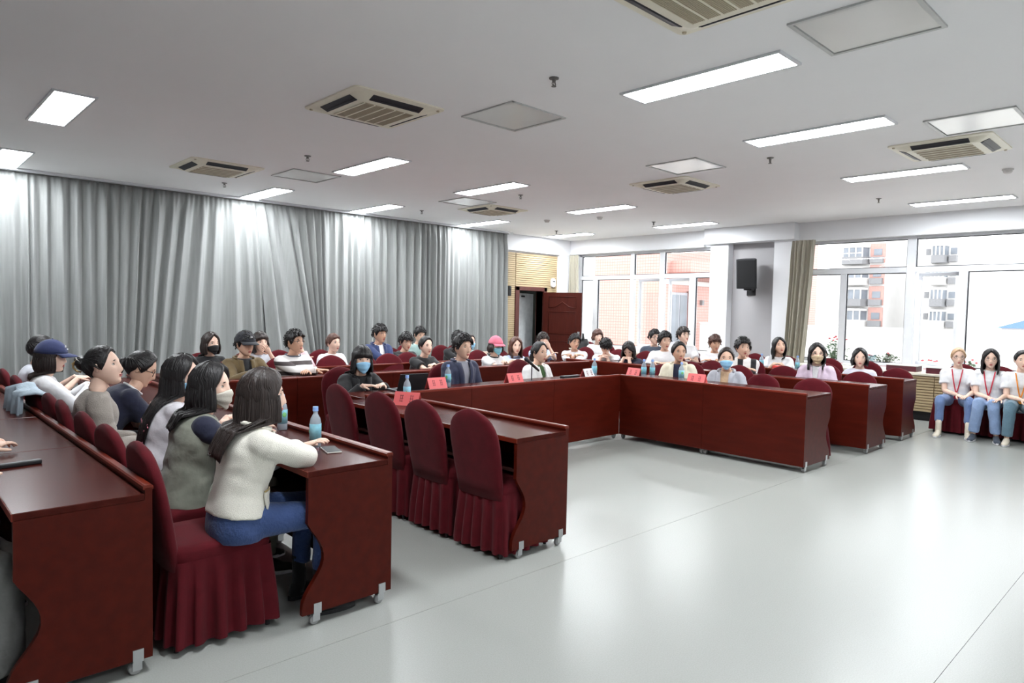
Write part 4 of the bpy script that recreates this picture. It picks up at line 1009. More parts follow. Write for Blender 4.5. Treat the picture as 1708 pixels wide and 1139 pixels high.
def face_mask(m, HX, root):
    b = MB(); b.X = HX; n, k = 18, 12; rr = []
    for i in range(k+1):
        t = i/k; row = []
        for j in range(n):
            u = -1+2*j/(n-1); az = math.radians(66)*u; zt = -.006-.026*abs(u)**1.6; zb = -.118+.045*abs(u)**2
            z = zt+(zb-zt)*t; el = math.asin(max(-.99, min(.99, z/HC_))); cen = (1-u*u)
            off = .007+.010*cen*math.sin(PI*t)+.0022*math.sin(t*PI*5)*cen
            p = hp(az, el*.98, off, .25)
            p.x += .010*math.exp(-(u/.32)**2)*math.exp(-((t-.22)/.25)**2)
            if t > .8: p.x += (t-.8)*.05*cen
            row.append(p)
        rr.append(row)
    b.grid(lambda u, v: rr[int(round(v*k))][int(round(u*(n-1)))], n, k+1)
    o = b.build('face_mask', m, root, smooth=True, fix=False)
    so = o.modifiers.new('s', 'SOLIDIFY'); so.thickness = .003
    b = MB(); b.X = HX
    for s in (-1, 1):
        e = (-.014, s*.084, .018); f_ = (-.016, s*.084, -.022); u = s
        a = rr[1][n-1 if s > 0 else 0]; c = rr[k-1][n-1 if s > 0 else 0]
        b.tube([a, e], .0022, 5); b.tube([c, f_], .0022, 5); b.tube([e, (-.026, s*.083, 0), f_], .0022, 5)
    b.build('ear_loop', pm('mask_elastic', (236, 238, 240), .7), o)
def spectacles(HX, root, m):
    b = MB(); b.X = HX; x = FX[(.032, .033)]+.010
    for s in (-1, 1):
        ring = [(x-.006*abs(math.cos(2*PI*k/16)*.021+.011*1)/.032, s*.033+.0225*math.cos(2*PI*k/16), .006+.0185*math.sin(2*PI*k/16)) for k in range(17)]
        b.tube(ring, .0021, 5); b.tube([(x-.006, s*.056, .012), (.03, s*.077, .012), (-.02, s*.080, .010)], .0020, 5)
    b.tube([(x, -.011, .010), (x+.003, 0, .012), (x, .011, .010)], .0021, 5); b.build('glasses', m, root)
def cap(m, HX, root, emblem=None):
    b = MB(); b.X = HX; rr = []
    for i in range(11):
        k = i/10; el = PI/2-.04-(PI/2-.04-math.radians(14))*k; rr.append([hp(-PI+2*PI*j/36, el, .026+.010*math.sin(el)-.003*(k > .95)) for j in range(36)])
    b.loft(rr); c = b.build('cap_crown', m, root, smooth=True)
    b = MB(); b.X = HX; rr = []
    for i in range(7):
        t = i/6; row = []
        for j in range(15):
            u = -1+2*j/14; az = math.radians(62)*u; p = hp(az, math.radians(15), .024); ext = .078*t*(1-.35*u*u); p = p+Vector((ext, 0, -.018*t*t-.010*u*u*t)); row.append(p)
        rr.append(row)
    b.grid(lambda u, v: rr[int(round(v*6))][int(round(u*14))], 15, 7); o = b.build('brim', m, c, smooth=True, fix=False); so = o.modifiers.new('s', 'SOLIDIFY'); so.thickness = .005
    b = MB(); b.X = HX; b.ell(hp(0, PI/2, .037), (.008, .008, .005)); b.build('button', m, c)
    if emblem:
        b = MB(); b.X = HX
        for k, (dy, dz, h_) in enumerate(emblem[1]):
            az = math.asin(dy/.08); el = math.radians(40)+dz/.11; p = hp(az, el, .033); b.ell(p, h_, 8, 5)
        b.build('emblem', emblem[0], c)
def flush_remesh():
    """turn every collected garment into one smooth continuous skin"""
    tmp = []
    for (q, name, mats, root, vox, sm, amp, cut, seed) in REMESH:
        me = q.mesh('tmp', []) if False else None
        me = bpy.data.meshes.new('tmp'); me.from_pydata(q.v, [], q.f)
        bm = bmesh.new(); bm.from_mesh(me); bmesh.ops.recalc_face_normals(bm, faces=bm.faces); bm.to_mesh(me); bm.free()
        o = bpy.data.objects.new('tmp', me); COL.objects.link(o)
        r = o.modifiers.new('r', 'REMESH'); r.mode = 'VOXEL'; r.voxel_size = vox; r.adaptivity = 0
        s_ = o.modifiers.new('s', 'SMOOTH'); s_.factor = .5; s_.iterations = sm
        tmp.append(o)
    dg = bpy.context.evaluated_depsgraph_get(); dg.update()
    for o, (q, name, mats, root, vox, sm, amp, cut, seed) in zip(tmp, REMESH):
        me = bpy.data.meshes.new_from_object(o.evaluated_get(dg)); me.name = name
        n = len(me.vertices); co = np.empty(n*3, 'f'); me.vertices.foreach_get('co', co); co = co.reshape(-1, 3); no = np.empty(n*3, 'f'); me.vertices.foreach_get('normal', no); no = no.reshape(-1, 3)
        ca = co.astype('d'); k1 = ca*np.array([16, 16, 34.])+seed; f1 = np.sin(k1[:, 2]+1.7*np.sin(k1[:, 0]+.6*k1[:, 1]))*np.sin(k1[:, 1]*.8+.9*np.sin(k1[:, 2]*.6))
        k2 = ca*np.array([38, 31, 55.])+seed*2; f2 = np.sin(k2[:, 0]+np.sin(k2[:, 2]*.7))*np.sin(k2[:, 2]*.9+1.3*np.sin(k2[:, 1]))
        co += (no*((f1*amp*.7+f2*amp*.35)[:, None])).astype('f'); me.vertices.foreach_set('co', co.ravel())
        me.materials.clear(); me.materials.append(mats)
        if cut:
            bm = bmesh.new(); bm.from_mesh(me); BXi, fn = cut; dl = [f for f in bm.faces if fn(BXi @ f.calc_center_median())]; bmesh.ops.delete(bm, geom=dl, context='FACES')
            bd = [v for v in bm.verts if v.is_boundary]
            for _ in range(4):
                new = {v: sum((e.other_vert(v).co for e in v.link_edges if e.is_boundary), Vector())/max(1, sum(e.is_boundary for e in v.link_edges)) for v in bd}
                for v, c in new.items(): v.co = v.co.lerp(c, .5)
            bm.to_mesh(me); bm.free()
        me.polygons.foreach_set('use_smooth', [True]*len(me.polygons)); me.update()
        ob = bpy.data.objects.new(name, me); COL.objects.link(ob); ob.parent = root
        if cut: so = ob.modifiers.new('s', 'SOLIDIFY'); so.thickness = .005; so.offset = -1
        t_me = o.data; bpy.data.objects.remove(o); bpy.data.meshes.remove(t_me)
# ------------------------------------------------------------------ clothing materials
C = cloth
c_white = C('white', (232, 232, 234)); c_black = C('black', (26, 26, 29)); c_navy = C('navy', (30, 34, 58)); C('navy_pants', (38, 42, 58)); c_denim = C('denim', (52, 74, 122), .85, .4, 60)
c_ldenim = C('light_denim', (134, 156, 192), .85, .4, 60); c_bdenim = C('blue_green_denim', (96, 124, 140), .85, .4, 60); c_tweed = pm('cloth_tweed', (240, 236, 224), .9, .07, 260, bump=.6, bscale=330, sheen=.2)
c_sage = C('sage_vest', (134, 136, 124)); c_knit = C('grey_knit', (158, 150, 142), .9, .25, 120); c_khaki = C('khaki', (108, 90, 58)); c_suit = C('navy_suit', (44, 50, 76), .75); c_gshirt = C('grey_shirt', (150, 152, 162))
c_cream = C('cream', (226, 220, 198)); c_plaid = C('grey_plaid', (172, 174, 182)); c_tan = C('tan', (196, 166, 134)); c_green = C('green', (62, 92, 50)); c_jean = C('denim_jacket', (44, 58, 100)); c_lav = C('lavender', (216, 196, 214))
c_blue = C('pale_blue', (190, 204, 236)); c_teal = C('teal_grey', (150, 176, 172)); c_lgrey = C('light_grey', (196, 198, 206)); c_pink = C('pale_pink', (238, 208, 214)); c_dgrey = C('dark_slate', (70, 78, 92)); c_skirt = C('grey_skirt', (132, 132, 130))
m_stripe = stripes('cloth_wide_stripe', (236, 234, 232), (74, 66, 66), .115, .40, 2, .075); m_bw = stripes('cloth_black_white_panels', (234, 232, 230), (32, 32, 36), .17, .42, 1, .055)
k_blue = pm('mask_blue', (150, 202, 236), .7); k_white = pm('mask_white', (236, 236, 238), .7); k_black = pm('mask_black', (30, 30, 32), .7); k_grey = pm('mask_greige', (206, 200, 188), .75, bump=.2, bscale=200); k_tan = pm('mask_tan', (208, 184, 150), .75); k_teal = pm('mask_teal', (140, 206, 222), .7)
g_dark = pm('spectacle_dark', (40, 36, 36), .4); g_met = pm('spectacle_metal', (150, 130, 116), .3, metal=.5)
l_red = pm('lanyard_red', (200, 30, 56), .6); l_or = pm('lanyard_orange', (244, 150, 48), .6); c_beige = C('beige_boot', (222, 212, 194), .6, .1)
HEAD = {
    'tweed': (1.36, 3.16, 1.095), 'vest': (1.36, 3.84, 1.073), 'longtee': (1.36, 4.32, 1.088), 'sweater': (1.08, 4.94, 1.111), 'navybent': (1.42, 5.41, 1.048), 'bluecap': (1.10, 6.79, 1.051), 'behindcap': (1.15, 7.59, 1.071),
    'blackmasked': (3.46, 5.75, 1.019), 'suit': (4.69, 5.72, 1.115), 'whiteblazer': (5.90, 5.72, 1.022), 'cream': (7.36, 4.70, 1.050), 'plaid': (7.36, 4.05, 1.011),
    'khaki': (2.99, 7.42, 1.088), 'striped': (3.57, 7.42, 1.104), 'womanblack': (5.43, 7.40, 1.024), 'pinkcap': (6.70, 7.40, 0.997), 'bluegirl': (7.16, 7.45, 0.985),
    'blackmask': (2.99, 8.45, 1.049), 'greygirl': (3.60, 8.45, 1.053), 'pinkhidden': (4.10, 8.50, 1.000), 'vneck': (4.63, 8.45, 1.027), 'denim': (5.37, 8.45, 1.144), 'blackglasses': (5.83, 8.45, 1.023), 'behind1': (6.69, 9.30, 1.079), 'behind2': (7.03, 8.70, 1.031), 'teal': (7.46, 8.90, 0.974), 'whitemask': (8.22, 7.90, 1.020),
    'glassesman': (8.72, 7.63, 1.004), 'bendwhite': (8.62, 6.87, 0.985), 'bendnavy': (8.62, 6.41, 0.953), 'whitetee': (8.70, 5.81, 1.111), 'stripe2': (8.70, 4.55, 1.081), 'lav': (8.75, 3.56, 1.057),
    'woman997': (9.95, 8.13, 1.071), 'man1092': (9.95, 6.86, 1.104), 'man1140': (9.95, 6.28, 1.160), 'man1192': (9.95, 5.69, 1.058), 'behindstripe': (9.95, 5.16, 0.991), 'woman1299': (9.90, 4.59, 1.069), 'behindlav': (9.95, 4.00, .965), 'bob': (9.95, 3.46, 0.970),
    'bench1': (10.55, 2.43, 1.026), 'bench2': (10.50, 2.06, 1.028), 'bench3': (10.45, 1.72, 1.036), 'edge1': (-.02, 3.30, 1.12), 'edge2': (.02, 4.22, 1.12)}
D_, H_, R_ = 0, -90, 180
# key, facing, body heading, spec, label, chair label
CAST = [
 ('tweed', 98, D_, dict(top='jacket', tm=c_tweed, im=c_white, hair='long', hl=.31, hc='dark', ha=52, arms=((.40, .16, .79), (.33, .13, .80)), pole=(.55, -1, -.35), near=2, lean=13, trm=c_denim, shm=c_black, som=c_black, boot=.16, trlen=.74, loose=.012, hem=.02, close=-.12, open=.02, twist=.1, s=.92, sr=-.004, knee=(.40, .50)), 'seated woman in white tweed jacket and blue jeans, dark straight hair, leaning on desk', 'burgundy skirted chair in full view under the woman in white tweed jacket'),
 ('vest', 68, D_, dict(top='vest', tm=c_sage, im=c_navy, hair='long', hl=.25, hc='black', ha=58, mask=k_grey, arms='fold', near=2, lean=13, trm=c_sage, loose=.026, hem=-.10, twist=.2, wave=.008, sl=.82, elbow=.7, s=.94), 'seated woman in grey-green vest over navy sleeves, greige face mask', 'burgundy chair under the woman in the grey-green vest'),
 ('longtee', 62, D_, dict(top='tee', tm=C('white_pinkish', (230, 226, 232)), hair='long', hl=.52, hc='black', ha=58, mask=k_blue, arms='fold', near=2, lean=14, loose=.026, twist=.15, s=.94), 'seated woman with very long black hair, white T-shirt, blue mask', 'burgundy chair behind the very long black hair'),
 ('sweater', 66, D_, dict(top='sweater', tm=c_knit, hair='bun', hc='black', arms='lap', near=2, lean=6, pitch=-8, twist=.2, loose=.022, s=.97), 'seated woman in taupe-grey sweater looking up, dark hair in a clip', 'burgundy chair behind the woman in the taupe-grey sweater'),
 ('navybent', 84, D_, dict(top='tee', tm=c_navy, hair='pony', pz=.03, hl=.12, hc='black', arms='fold', near=1, lean=34, pitch=26, glasses=g_dark, twist=.1, loose=.022, collar=c_white, skin='b', s=.97), 'woman in navy polo bending over her desk, glasses and tied hair', 'burgundy chair under the woman in the navy polo'),
 ('bluecap', 72, D_, dict(top='long', tm=c_white, hair='long', hl=.20, hc='dark', cap=C('cap_navy', (40, 50, 92)), emblem=(c_white, [(0, 0, (.004, .014, .012)), (.018, -.02, (.004, .02, .004))]), arms='desk', near=1, lean=10, twist=.2, loose=.03), 'woman in navy baseball cap and loose white shirt at far left', 'burgundy chair behind the woman in the navy cap'),
 ('behindcap', 78, D_, dict(top='tee', tm=C('white_black', (206, 210, 220)), hair='tied', hc='black', arms='desk', near=0, lean=12, twist=.2), 'dark-haired person half hidden behind the navy cap at far left', 'burgundy chair at far left behind the navy cap'),
 ('blackmasked', 12, H_, dict(top='blazer', tm=c_black, im=c_black, hair='long', hl=.34, hc='black', bang=26, mask=k_blue, arms='desk', dx=.36, near=1, open=.045, close=.10, drape='back', ha=52), 'woman in black with long black hair, fringe and blue mask', 'burgundy chair behind the long-haired woman in black'),
 ('suit', 40, H_, dict(sex='m', top='suit', tm=c_suit, im=c_gshirt, hair='short', hc='black', arms='lap', near=1, lean=4, open=.062, close=.06, skin='b', loose=.014, hs=1.14), 'man in navy suit jacket and open grey shirt at the centre row', 'burgundy chair behind the man in the navy suit'),
 ('whiteblazer', 46, H_, dict(top='blazer', tm=C('blazer_white', (240, 240, 238), .8, .2), im=c_green, hair='pony', py=.04, hl=.20, hc='black', arms='lap', near=1, lean=6, open=.05, close=.02, skin='b', bang=-6), 'woman in white blazer over green top at the centre row', 'burgundy chair behind the woman in the white blazer'),
 ('cream', 18, R_, dict(top='blazer', tm=c_cream, im=c_navy, hair='tied', hc='black', arms='lap', near=1, lean=5, open=.058, close=-.1, skin='c', twist=.5), 'woman in cream blazer over black top, hair tied back', 'burgundy chair behind the woman in the cream blazer'),
 ('plaid', 4, R_, dict(top='blazer', tm=c_plaid, im=c_tan, hair='tied', hc='dark', mask=k_blue, arms='lap', near=1, lean=8, open=.055, close=-.05, twist=.5, skin='b'), 'woman in grey plaid jacket with bright blue mask', 'burgundy chair behind the woman in the grey plaid jacket'),
 ('khaki', 32, H_, dict(sex='m', top='jacket', tm=c_khaki, im=c_black, hair='short', hc='black', cap=C('cap_black', (30, 32, 40)), emblem=(c_white, [(.0, -.01, (.004, .004, .016)), (.012, -.01, (.004, .004, .016)), (.006, -.012, (.004, .012, .004))]), arms='desk', dx=.38, near=1, lean=5, open=.05, close=-.1, skin='b'), 'man in black baseball cap and khaki jacket', 'burgundy chair behind the man in the khaki jacket'),
 ('striped', 46, H_, dict(sex='m', top='long', tm=m_stripe, hair='spiky', hc='black', glasses=g_met, arms='fold', dx=.38, near=1, lean=6, pitch=-2, skin='c', collar=c_dgrey, vol=(.034, .014), loose=.022), 'man in wide black and white striped shirt with glasses', 'burgundy chair behind the man in the striped shirt'),
 ('womanblack', 34, H_, dict(top='tee', tm=c_black, hair='tied', hc='black', arms='fold', dx=.40, near=1, lean=16, loose=.02, elbow=1.0), 'woman in black top with bare forearms folded on the desk', 'burgundy chair behind the woman with folded bare forearms'),
 ('pinkcap', 36, H_, dict(top='tee', tm=c_white, hair='bob', hl=.12, hc='dark', cap=C('cap_pink', (206, 108, 128)), mask=k_teal, arms='fold', dx=.40, lean=14, collar=c_black, twist=.4), 'person in pink baseball cap, teal mask and white T-shirt', 'burgundy chair behind the pink cap'),
 ('bluegirl', 18, H_, dict(top='tee', tm=c_blue, hair='long', hl=.20, hc='brown', arms='fold', dx=.40, lean=14, drape='front', twist=.5), 'woman with brown shoulder-length hair in a pale blue blouse', 'burgundy chair behind the pale blue blouse'),
 ('blackmask', 34, H_, dict(top='long', tm=c_black, hair='long', hl=.20, hc='dark', mask=k_black, arms='cross', near=1, lean=6, send=.55), 'woman in black with a black mask, arms crossed, by the curtain', 'burgundy chair behind the woman in the black mask'),
 ('greygirl', 26, H_, dict(top='tee', tm=c_lgrey, hair='long', hl=.16, hc='dark', bang=18, arms='chin', dx=.38, lean=14, wave=.01), 'young woman in light grey T-shirt beside the black cap', 'burgundy chair behind the light grey T-shirt'),
 ('pinkhidden', 40, H_, dict(top='long', tm=c_pink, hair='tied', hc='black', arms='chin', lean=20, hem=-.06), 'person in pale pink almost hidden behind the striped shirt', 'burgundy chair behind the pale pink sleeves'),
 ('vneck', 40, H_, dict(top='long', tm=c_white, hair='tied', hc='brown', bang=14, arms='lap', near=1, lean=6, loose=.022), 'woman in white V-neck shirt with tied reddish-brown hair', 'burgundy chair behind the white V-neck shirt'),
 ('denim', 42, H_, dict(sex='m', top='jacket', tm=c_jean, im=c_white, hair='short', hc='black', bang=10, glasses=g_met, arms='fold', dx=.38, lean=8, open=.05, close=-.05, skin='c', near=1), 'tallest man in back row, blue denim jacket over white T-shirt', 'burgundy chair behind the denim jacket'),
 ('blackglasses', 30, H_, dict(sex='m', top='tee', tm=c_black, hair='short', hc='black', bang=14, glasses=g_dark, arms='fold', dx=.40, lean=14, skin='b', pitch=10), 'young man in black T-shirt with glasses and a fringe', 'burgundy chair behind the young man in the black T-shirt'),
 ('behind1', 30, H_, dict(sex='m', top='tee', tm=c_teal, hair='spiky', hc='black', arms='lap', lean=10, skin='b', pitch=14), 'person with tousled black hair by the curtain behind the woman in black', 'burgundy chair by the curtain behind the tousled black hair'),
 ('behind2', 40, H_, dict(sex='m', top='tee', tm=c_black, hair='spiky', hc='black', arms='fold', lean=18, pitch=22), 'dark figure almost hidden behind the man in the navy suit', 'burgundy chair behind the navy suit, nearly hidden'),
 ('teal', 34, H_, dict(top='tee', tm=c_teal, hair='tied', hc='dark', mask=k_blue, arms='fold', lean=12), 'person in teal-grey shirt with blue mask right of the navy suit', 'burgundy chair behind the teal-grey shirt'),
 ('whitemask', 26, -110, dict(sex='m', top='tee', tm=c_blue, hair='short', hc='dark', bang=10, mask=k_white, arms='chin', dx=.36, lean=14), 'young man in white mask and blue sleeves in front of the door', 'burgundy chair in front of the open door'),
 ('glassesman', 26, R_, dict(sex='m', top='tee', tm=c_white, hair='short', hc='black', glasses=g_dark, arms='fold', dx=.26, lean=16, skin='c', roll=-8, twist=.5), 'young man in white T-shirt and glasses before the dark red door', 'burgundy chair before the dark red door leaf'),
 ('bendwhite', 14, R_, dict(sex='m', top='long', tm=c_white, hair='short', hc='black', bang=10, arms='phone', dx=.26, lean=26, pitch=48, send=.55, twist=.5), 'man in white shirt with bowed black head, hands together', 'burgundy chair behind the man with bowed head in white'),
 ('bendnavy', -14, R_, dict(top='tee', tm=c_navy, hair='bob', hl=.14, hc='black', arms='phone', dx=.26, lean=28, pitch=46, twist=.4), 'person in navy with bowed head and dark bobbed hair, looking at phone', 'burgundy chair behind the bowed head in navy'),
 ('whitetee', 24, R_, dict(sex='m', top='tee', tm=c_white, hair='spiky', hc='black', arms='desk', dx=.22, lean=8, skin='b', twist=.5, near=1, vol=(.032, .013)), 'young man in plain white T-shirt with cropped black hair, centre right', 'burgundy chair behind the plain white T-shirt'),
 ('stripe2', 24, R_, dict(sex='m', top='tee', tm=m_bw, hair='spiky', hc='black', arms='fold', dx=.24, lean=12, twist=.5, near=1, skin='b'), 'young man in black and white panelled shirt beside the grey niche', 'burgundy chair behind the black and white panelled shirt'),
 ('lav', 8, R_, dict(top='blazer', tm=c_lav, im=c_white, hair='long', hl=.22, hc='black', mask=k_tan, glasses=g_met, arms='lap', lean=6, drape='front', open=.045, close=.16, twist=.5, near=1), 'woman in lavender cardigan with tan mask and wavy dark hair', 'burgundy chair behind the lavender cardigan'),
 ('woman997', 24, R_, dict(top='tee', tm=c_white, hair='bob', hl=.10, hc='brown', bang=20, arms='lap', lean=8, twist=.5), 'person with reddish-brown bob in white by the far window', 'burgundy chair by the far window behind the reddish bob'),
 ('man1092', 30, R_, dict(sex='m', top='tee', tm=c_dgrey, hair='short', hc='black', glasses=g_dark, arms='lap', lean=10, twist=.5), 'man in slate shirt and dark glasses behind the plain white T-shirt', 'burgundy chair behind the slate shirt'),
 ('man1140', 38, R_, dict(sex='m', top='tee', tm=c_white, hair='short', hc='dark', bang=12, glasses=g_met, arms='desk', dx=.28, lean=6, pitch=-10, twist=.5), 'man in white shirt with chin raised before the pink building', 'burgundy chair behind the man with raised chin'),
 ('man1192', 22, R_, dict(sex='m', top='tee', tm=c_white, hair='short', hc='brown', bang=12, arms='fold', dx=.28, lean=12, skin='c', twist=.5, pitch=8), 'young man with tousled brown hair in white before the white column', 'burgundy chair before the white column'),
 ('behindstripe', 30, R_, dict(top='tee', tm=c_white, hair='tied', hc='dark', arms='fold', dx=.28, lean=20, pitch=25), 'person in white mostly hidden behind the black and white shirt', 'burgundy chair hidden behind the black and white shirt'),
 ('woman1299', 20, R_, dict(top='tee', tm=c_white, hair='long', hl=.20, hc='black', arms='phone', dx=.28, lean=8, pitch=-8, drape='front', twist=.5, skin='b', roll=6), 'woman with long black hair in white shirt before the right column', 'burgundy chair before the right column'),
 ('behindlav', 20, R_, dict(top='tee', tm=c_white, hair='tied', hc='black', arms='lap', lean=14), 'person in white hidden behind the woman in lavender', 'burgundy chair behind the hidden person in white by the window'),
 ('bob', 4, R_, dict(top='tee', tm=C('white_lilac', (224, 224, 236)), hair='bob', hl=.13, hc='black', part=1., arms='lap', lean=6, twist=.5, ha=52), 'young woman with black chin-length bob in a white collared shirt', 'burgundy chair behind the young woman with the black bob'),
 ('bench1', 8, R_, dict(top='tee', tm=c_white, hair='tied', hc='blonde', glasses=g_dark, lanyard=l_red, arms='knees', near=1, lean=4, trm=C('mid_denim', (104, 126, 168), .85, .4, 60), shm=c_beige, som=c_white, boot=.15, trlen=.72, twist=.5, knee=(.44, .48), kw=.16, feet=(.48, .16), skin='a', s=.92), 'woman with bleached tied hair, red lanyard and beige boots on the wall bench', 'burgundy chair under the woman with the beige boots'),
 ('bench2', 4, R_, dict(top='tee', tm=c_white, hair='long', hl=.22, hc='black', wave=.012, glasses=g_met, lanyard=l_red, arms='knees', near=1, lean=4, trm=c_ldenim, shm=c_dgrey, som=c_white, trr=(.086, .070, .068), twist=.5, knee=(.44, .48), kw=.075, drape='front', s=.92), 'woman with wavy black hair, red lanyard and wide light jeans', 'burgundy chair under the wide light jeans'),
 ('bench3', 12, R_, dict(top='tee', tm=c_white, hair='tied', hc='black', lanyard=l_or, arms='knees', near=1, lean=8, trm=c_bdenim, shm=c_beige, som=c_white, trr=(.086, .070, .066), twist=.5, knee=(.44, .48), kw=.10, s=.92), 'woman with orange lanyard and blue-green jeans cut by the right edge', 'burgundy chair at the right edge under the blue-green jeans'),
 ('edge1', 120, D_, dict(top='sweater', tm=C('pale_knit', (206, 206, 200), .9, .6, 90), hair='tied', hc='black', arms=((.24, .06, .80), (.33, -.06, .80)), lean=4, trm=c_skirt, skirt=1, near=1, twist=0, s=.97), 'person in pale knit sleeve and grey skirt cut off at the left edge', 'burgundy chair at the left edge under the grey skirt'),
 ('edge2', 120, D_, dict(top='long', tm=c_black, hair='short', hc='black', arms=((.40, .10, .79), (.445, -.03, .79)), lean=4, near=1, twist=0, s=.97, send=.8, curl=.55), 'person at the left edge with only one hand on the desk in view', 'burgundy chair beyond the left edge'),
]
FIG = {}
for key, phi, body, spec, label, clabel in CAST:
    spec['group'] = 'seated audience'
    FIG[key] = build_person(key, HEAD[key], phi, body, spec, label)
    root = FIG[key][0]
    if key in ('tweed', 'vest', 'longtee', 'sweater', 'navybent', 'bluecap', 'behindcap'):
        yy = {'tweed': 3.28, 'vest': 3.86, 'longtee': 4.36, 'sweater': 4.93, 'navybent': 5.36, 'bluecap': 6.78, 'behindcap': 7.48}[key]; chair(1.155, yy, math.radians({'tweed': 0, 'vest': 3, 'sweater': -4}.get(key, 1)), clabel)
    elif key.startswith('bench'):
        chair(10.68, {'bench1': 2.47, 'bench2': 2.04, 'bench3': 1.62}[key], PI, clabel)
    else:
        a = math.radians(body); off = -.02
        chair(root.location.x-off*math.cos(a), root.location.y-off*math.sin(a), a, clabel)
flush_remesh()
# ------------------------------------------------------------------ things on the desks
m_pet = pm('bottle_plastic', (214, 226, 238), .12, .02); m_pet.node_tree.nodes['Principled BSDF'].inputs['Transmission Weight'].default_value = .55; m_pet.node_tree.nodes['Principled BSDF'].inputs['IOR'].default_value = 1.1; m_lab = pm('bottle_label_blue', (150, 216, 236), .45, .12, 60); m_capb = pm('bottle_cap_blue', (140, 176, 232), .4); m_lg = pm('label_green', (120, 190, 120), .5)
def bottle():
    e = empty('water_bottle')
    b = MB(); b.lathe([(0, 0), (.026, 0), (.031, .006), (.031, .05), (.029, .06), (.031, .07), (.031, .135), (.026, .160), (.015, .180), (.0125, .186), (.0125, .205), (0, .205)], 18); b.build('bottle_body', m_pet, e, smooth=True)
    b = MB(); b.lathe([(.0322, .045), (.0322, .130), (.0318, .131), (.0318, .044)], 18); lb = b.build('label', m_lab, e, smooth=True)
    b = MB(); b.ell((.0, -.0315, .10), (.014, .003, .016), 10, 6); b.ell((.026, .018, .085), (.006, .006, .012), 8, 5); b.build('label_motif', m_lg, lb)
    b = MB(); b.lathe([(0, .225), (.0145, .224), (.0155, .205), (.0155, .200), (0, .200)], 16); b.build('cap', m_capb, e)
    return e
bp_ = bottle()
BOT = [(1.86, 4.03, 'water bottle on the desk left of the other beside the white jacket'), (1.78, 3.44, 'water bottle standing on the phone side of the white jacket desk'), (3.22, 4.64, 'water bottle next to the slanted red name card'), (4.19, 5.33, 'water bottle between a name card and the man in the navy suit'),
       (6.32, 5.20, 'water bottle at the corner beside the name card with painted glare'), (6.74, 4.78, 'left of two bottles close together at the inner right desk'), (6.80, 4.70, 'right of two bottles close together at the inner right desk'), (6.77, 4.28, 'water bottle in front of the cream blazer'),
       (9.42, 4.62, 'water bottle left of the woman with red in her hands'), (9.50, 4.13, 'water bottle right of the woman with red in her hands')]
for i, (x, y, l) in enumerate(BOT):
    o = bp_ if i == 0 else copy_tree(bp_)
    o.location = (x, y, .75); o.rotation_euler = (0, 0, i*1.7); tag(o, l, 'bottle', 'water bottles on the desks')
# red tent name cards
m_card = pm('card_red', (240, 112, 112), .5, .03); m_cardin = pm('card_inner_red', (206, 44, 48), .6); m_ink = pm('card_ink', (120, 40, 46), .6); m_cw = pm('card_glare', (240, 236, 236), .5)
def card(x, y, rz, label, white=False):
    e = tag(empty('name_card', (x, y, .75), rz), label, 'name card', 'tent name cards'); w_, h_, d_ = .11, .105, .045
    for s in (-1, 1):
        b = MB(); b.prism([(s*d_, 0), (s*.001, h_), (s*.001, h_-.003), (s*(d_-.003), 0)], 'x', -w_, w_); f_ = b.build('face_sheet', m_cw if white and s < 0 else m_card, e)  # white sheet paints the glare on a red card
        b = MB(); b.X = Matrix.Translation((0, s*d_, 0)) @ Matrix.Rotation(-s*math.atan2(d_, h_)*-1*1.0, 4, 'X')
        R = random.Random(int(x*100))
        for gx in (-.045, .045):        # two brushed characters
            for k in range(3): zz = .030+.022*k; b.box(gx-.017+R.uniform(0, .006), gx+.017, -.0015, .0015, zz, zz+.0035)
            for k in range(2): xx = gx-.010+.018*k; b.box(xx, xx+.0035, -.0015, .0015, .026+R.uniform(0, .01), .082)
        b.X = Matrix(((1, 0, 0, 0), (0, 1, -s*d_/h_, s*(d_+.0005)), (0, 0, 1, 0), (0, 0, 0, 1))) ; 
        q = MB(); q.X = b.X; R = random.Random(int(x*100))
        for gx in (-.045, .045):
            for k in range(3): zz = .030+.022*k; q.box(gx-.017+R.uniform(0, .006), gx+.017, -.0012, .0012, zz, zz+.0035)
            for k in range(2): xx = gx-.010+.018*k; q.box(xx, xx+.0035, -.0012, .0012, .026+R.uniform(0, .01), .082)
        q.build('characters', m_ink, f_)
card(3.13, 4.50, math.radians(-62), 'slanted red name card on the desk behind the empty chairs')
card(4.02, 5.30, 0, 'red name card beside a bottle in front of the man in the navy suit')
card(5.02, 5.24, 0, 'red name card left of the microphone'); card(6.20, 5.20, math.radians(8), 'name card with its glare painted white beside the corner bottle', True)
card(6.79, 4.95, math.radians(80), 'red name card left of two bottles by the corner'); card(6.78, 4.08, PI/2, 'red name card between the cream and the grey jackets')
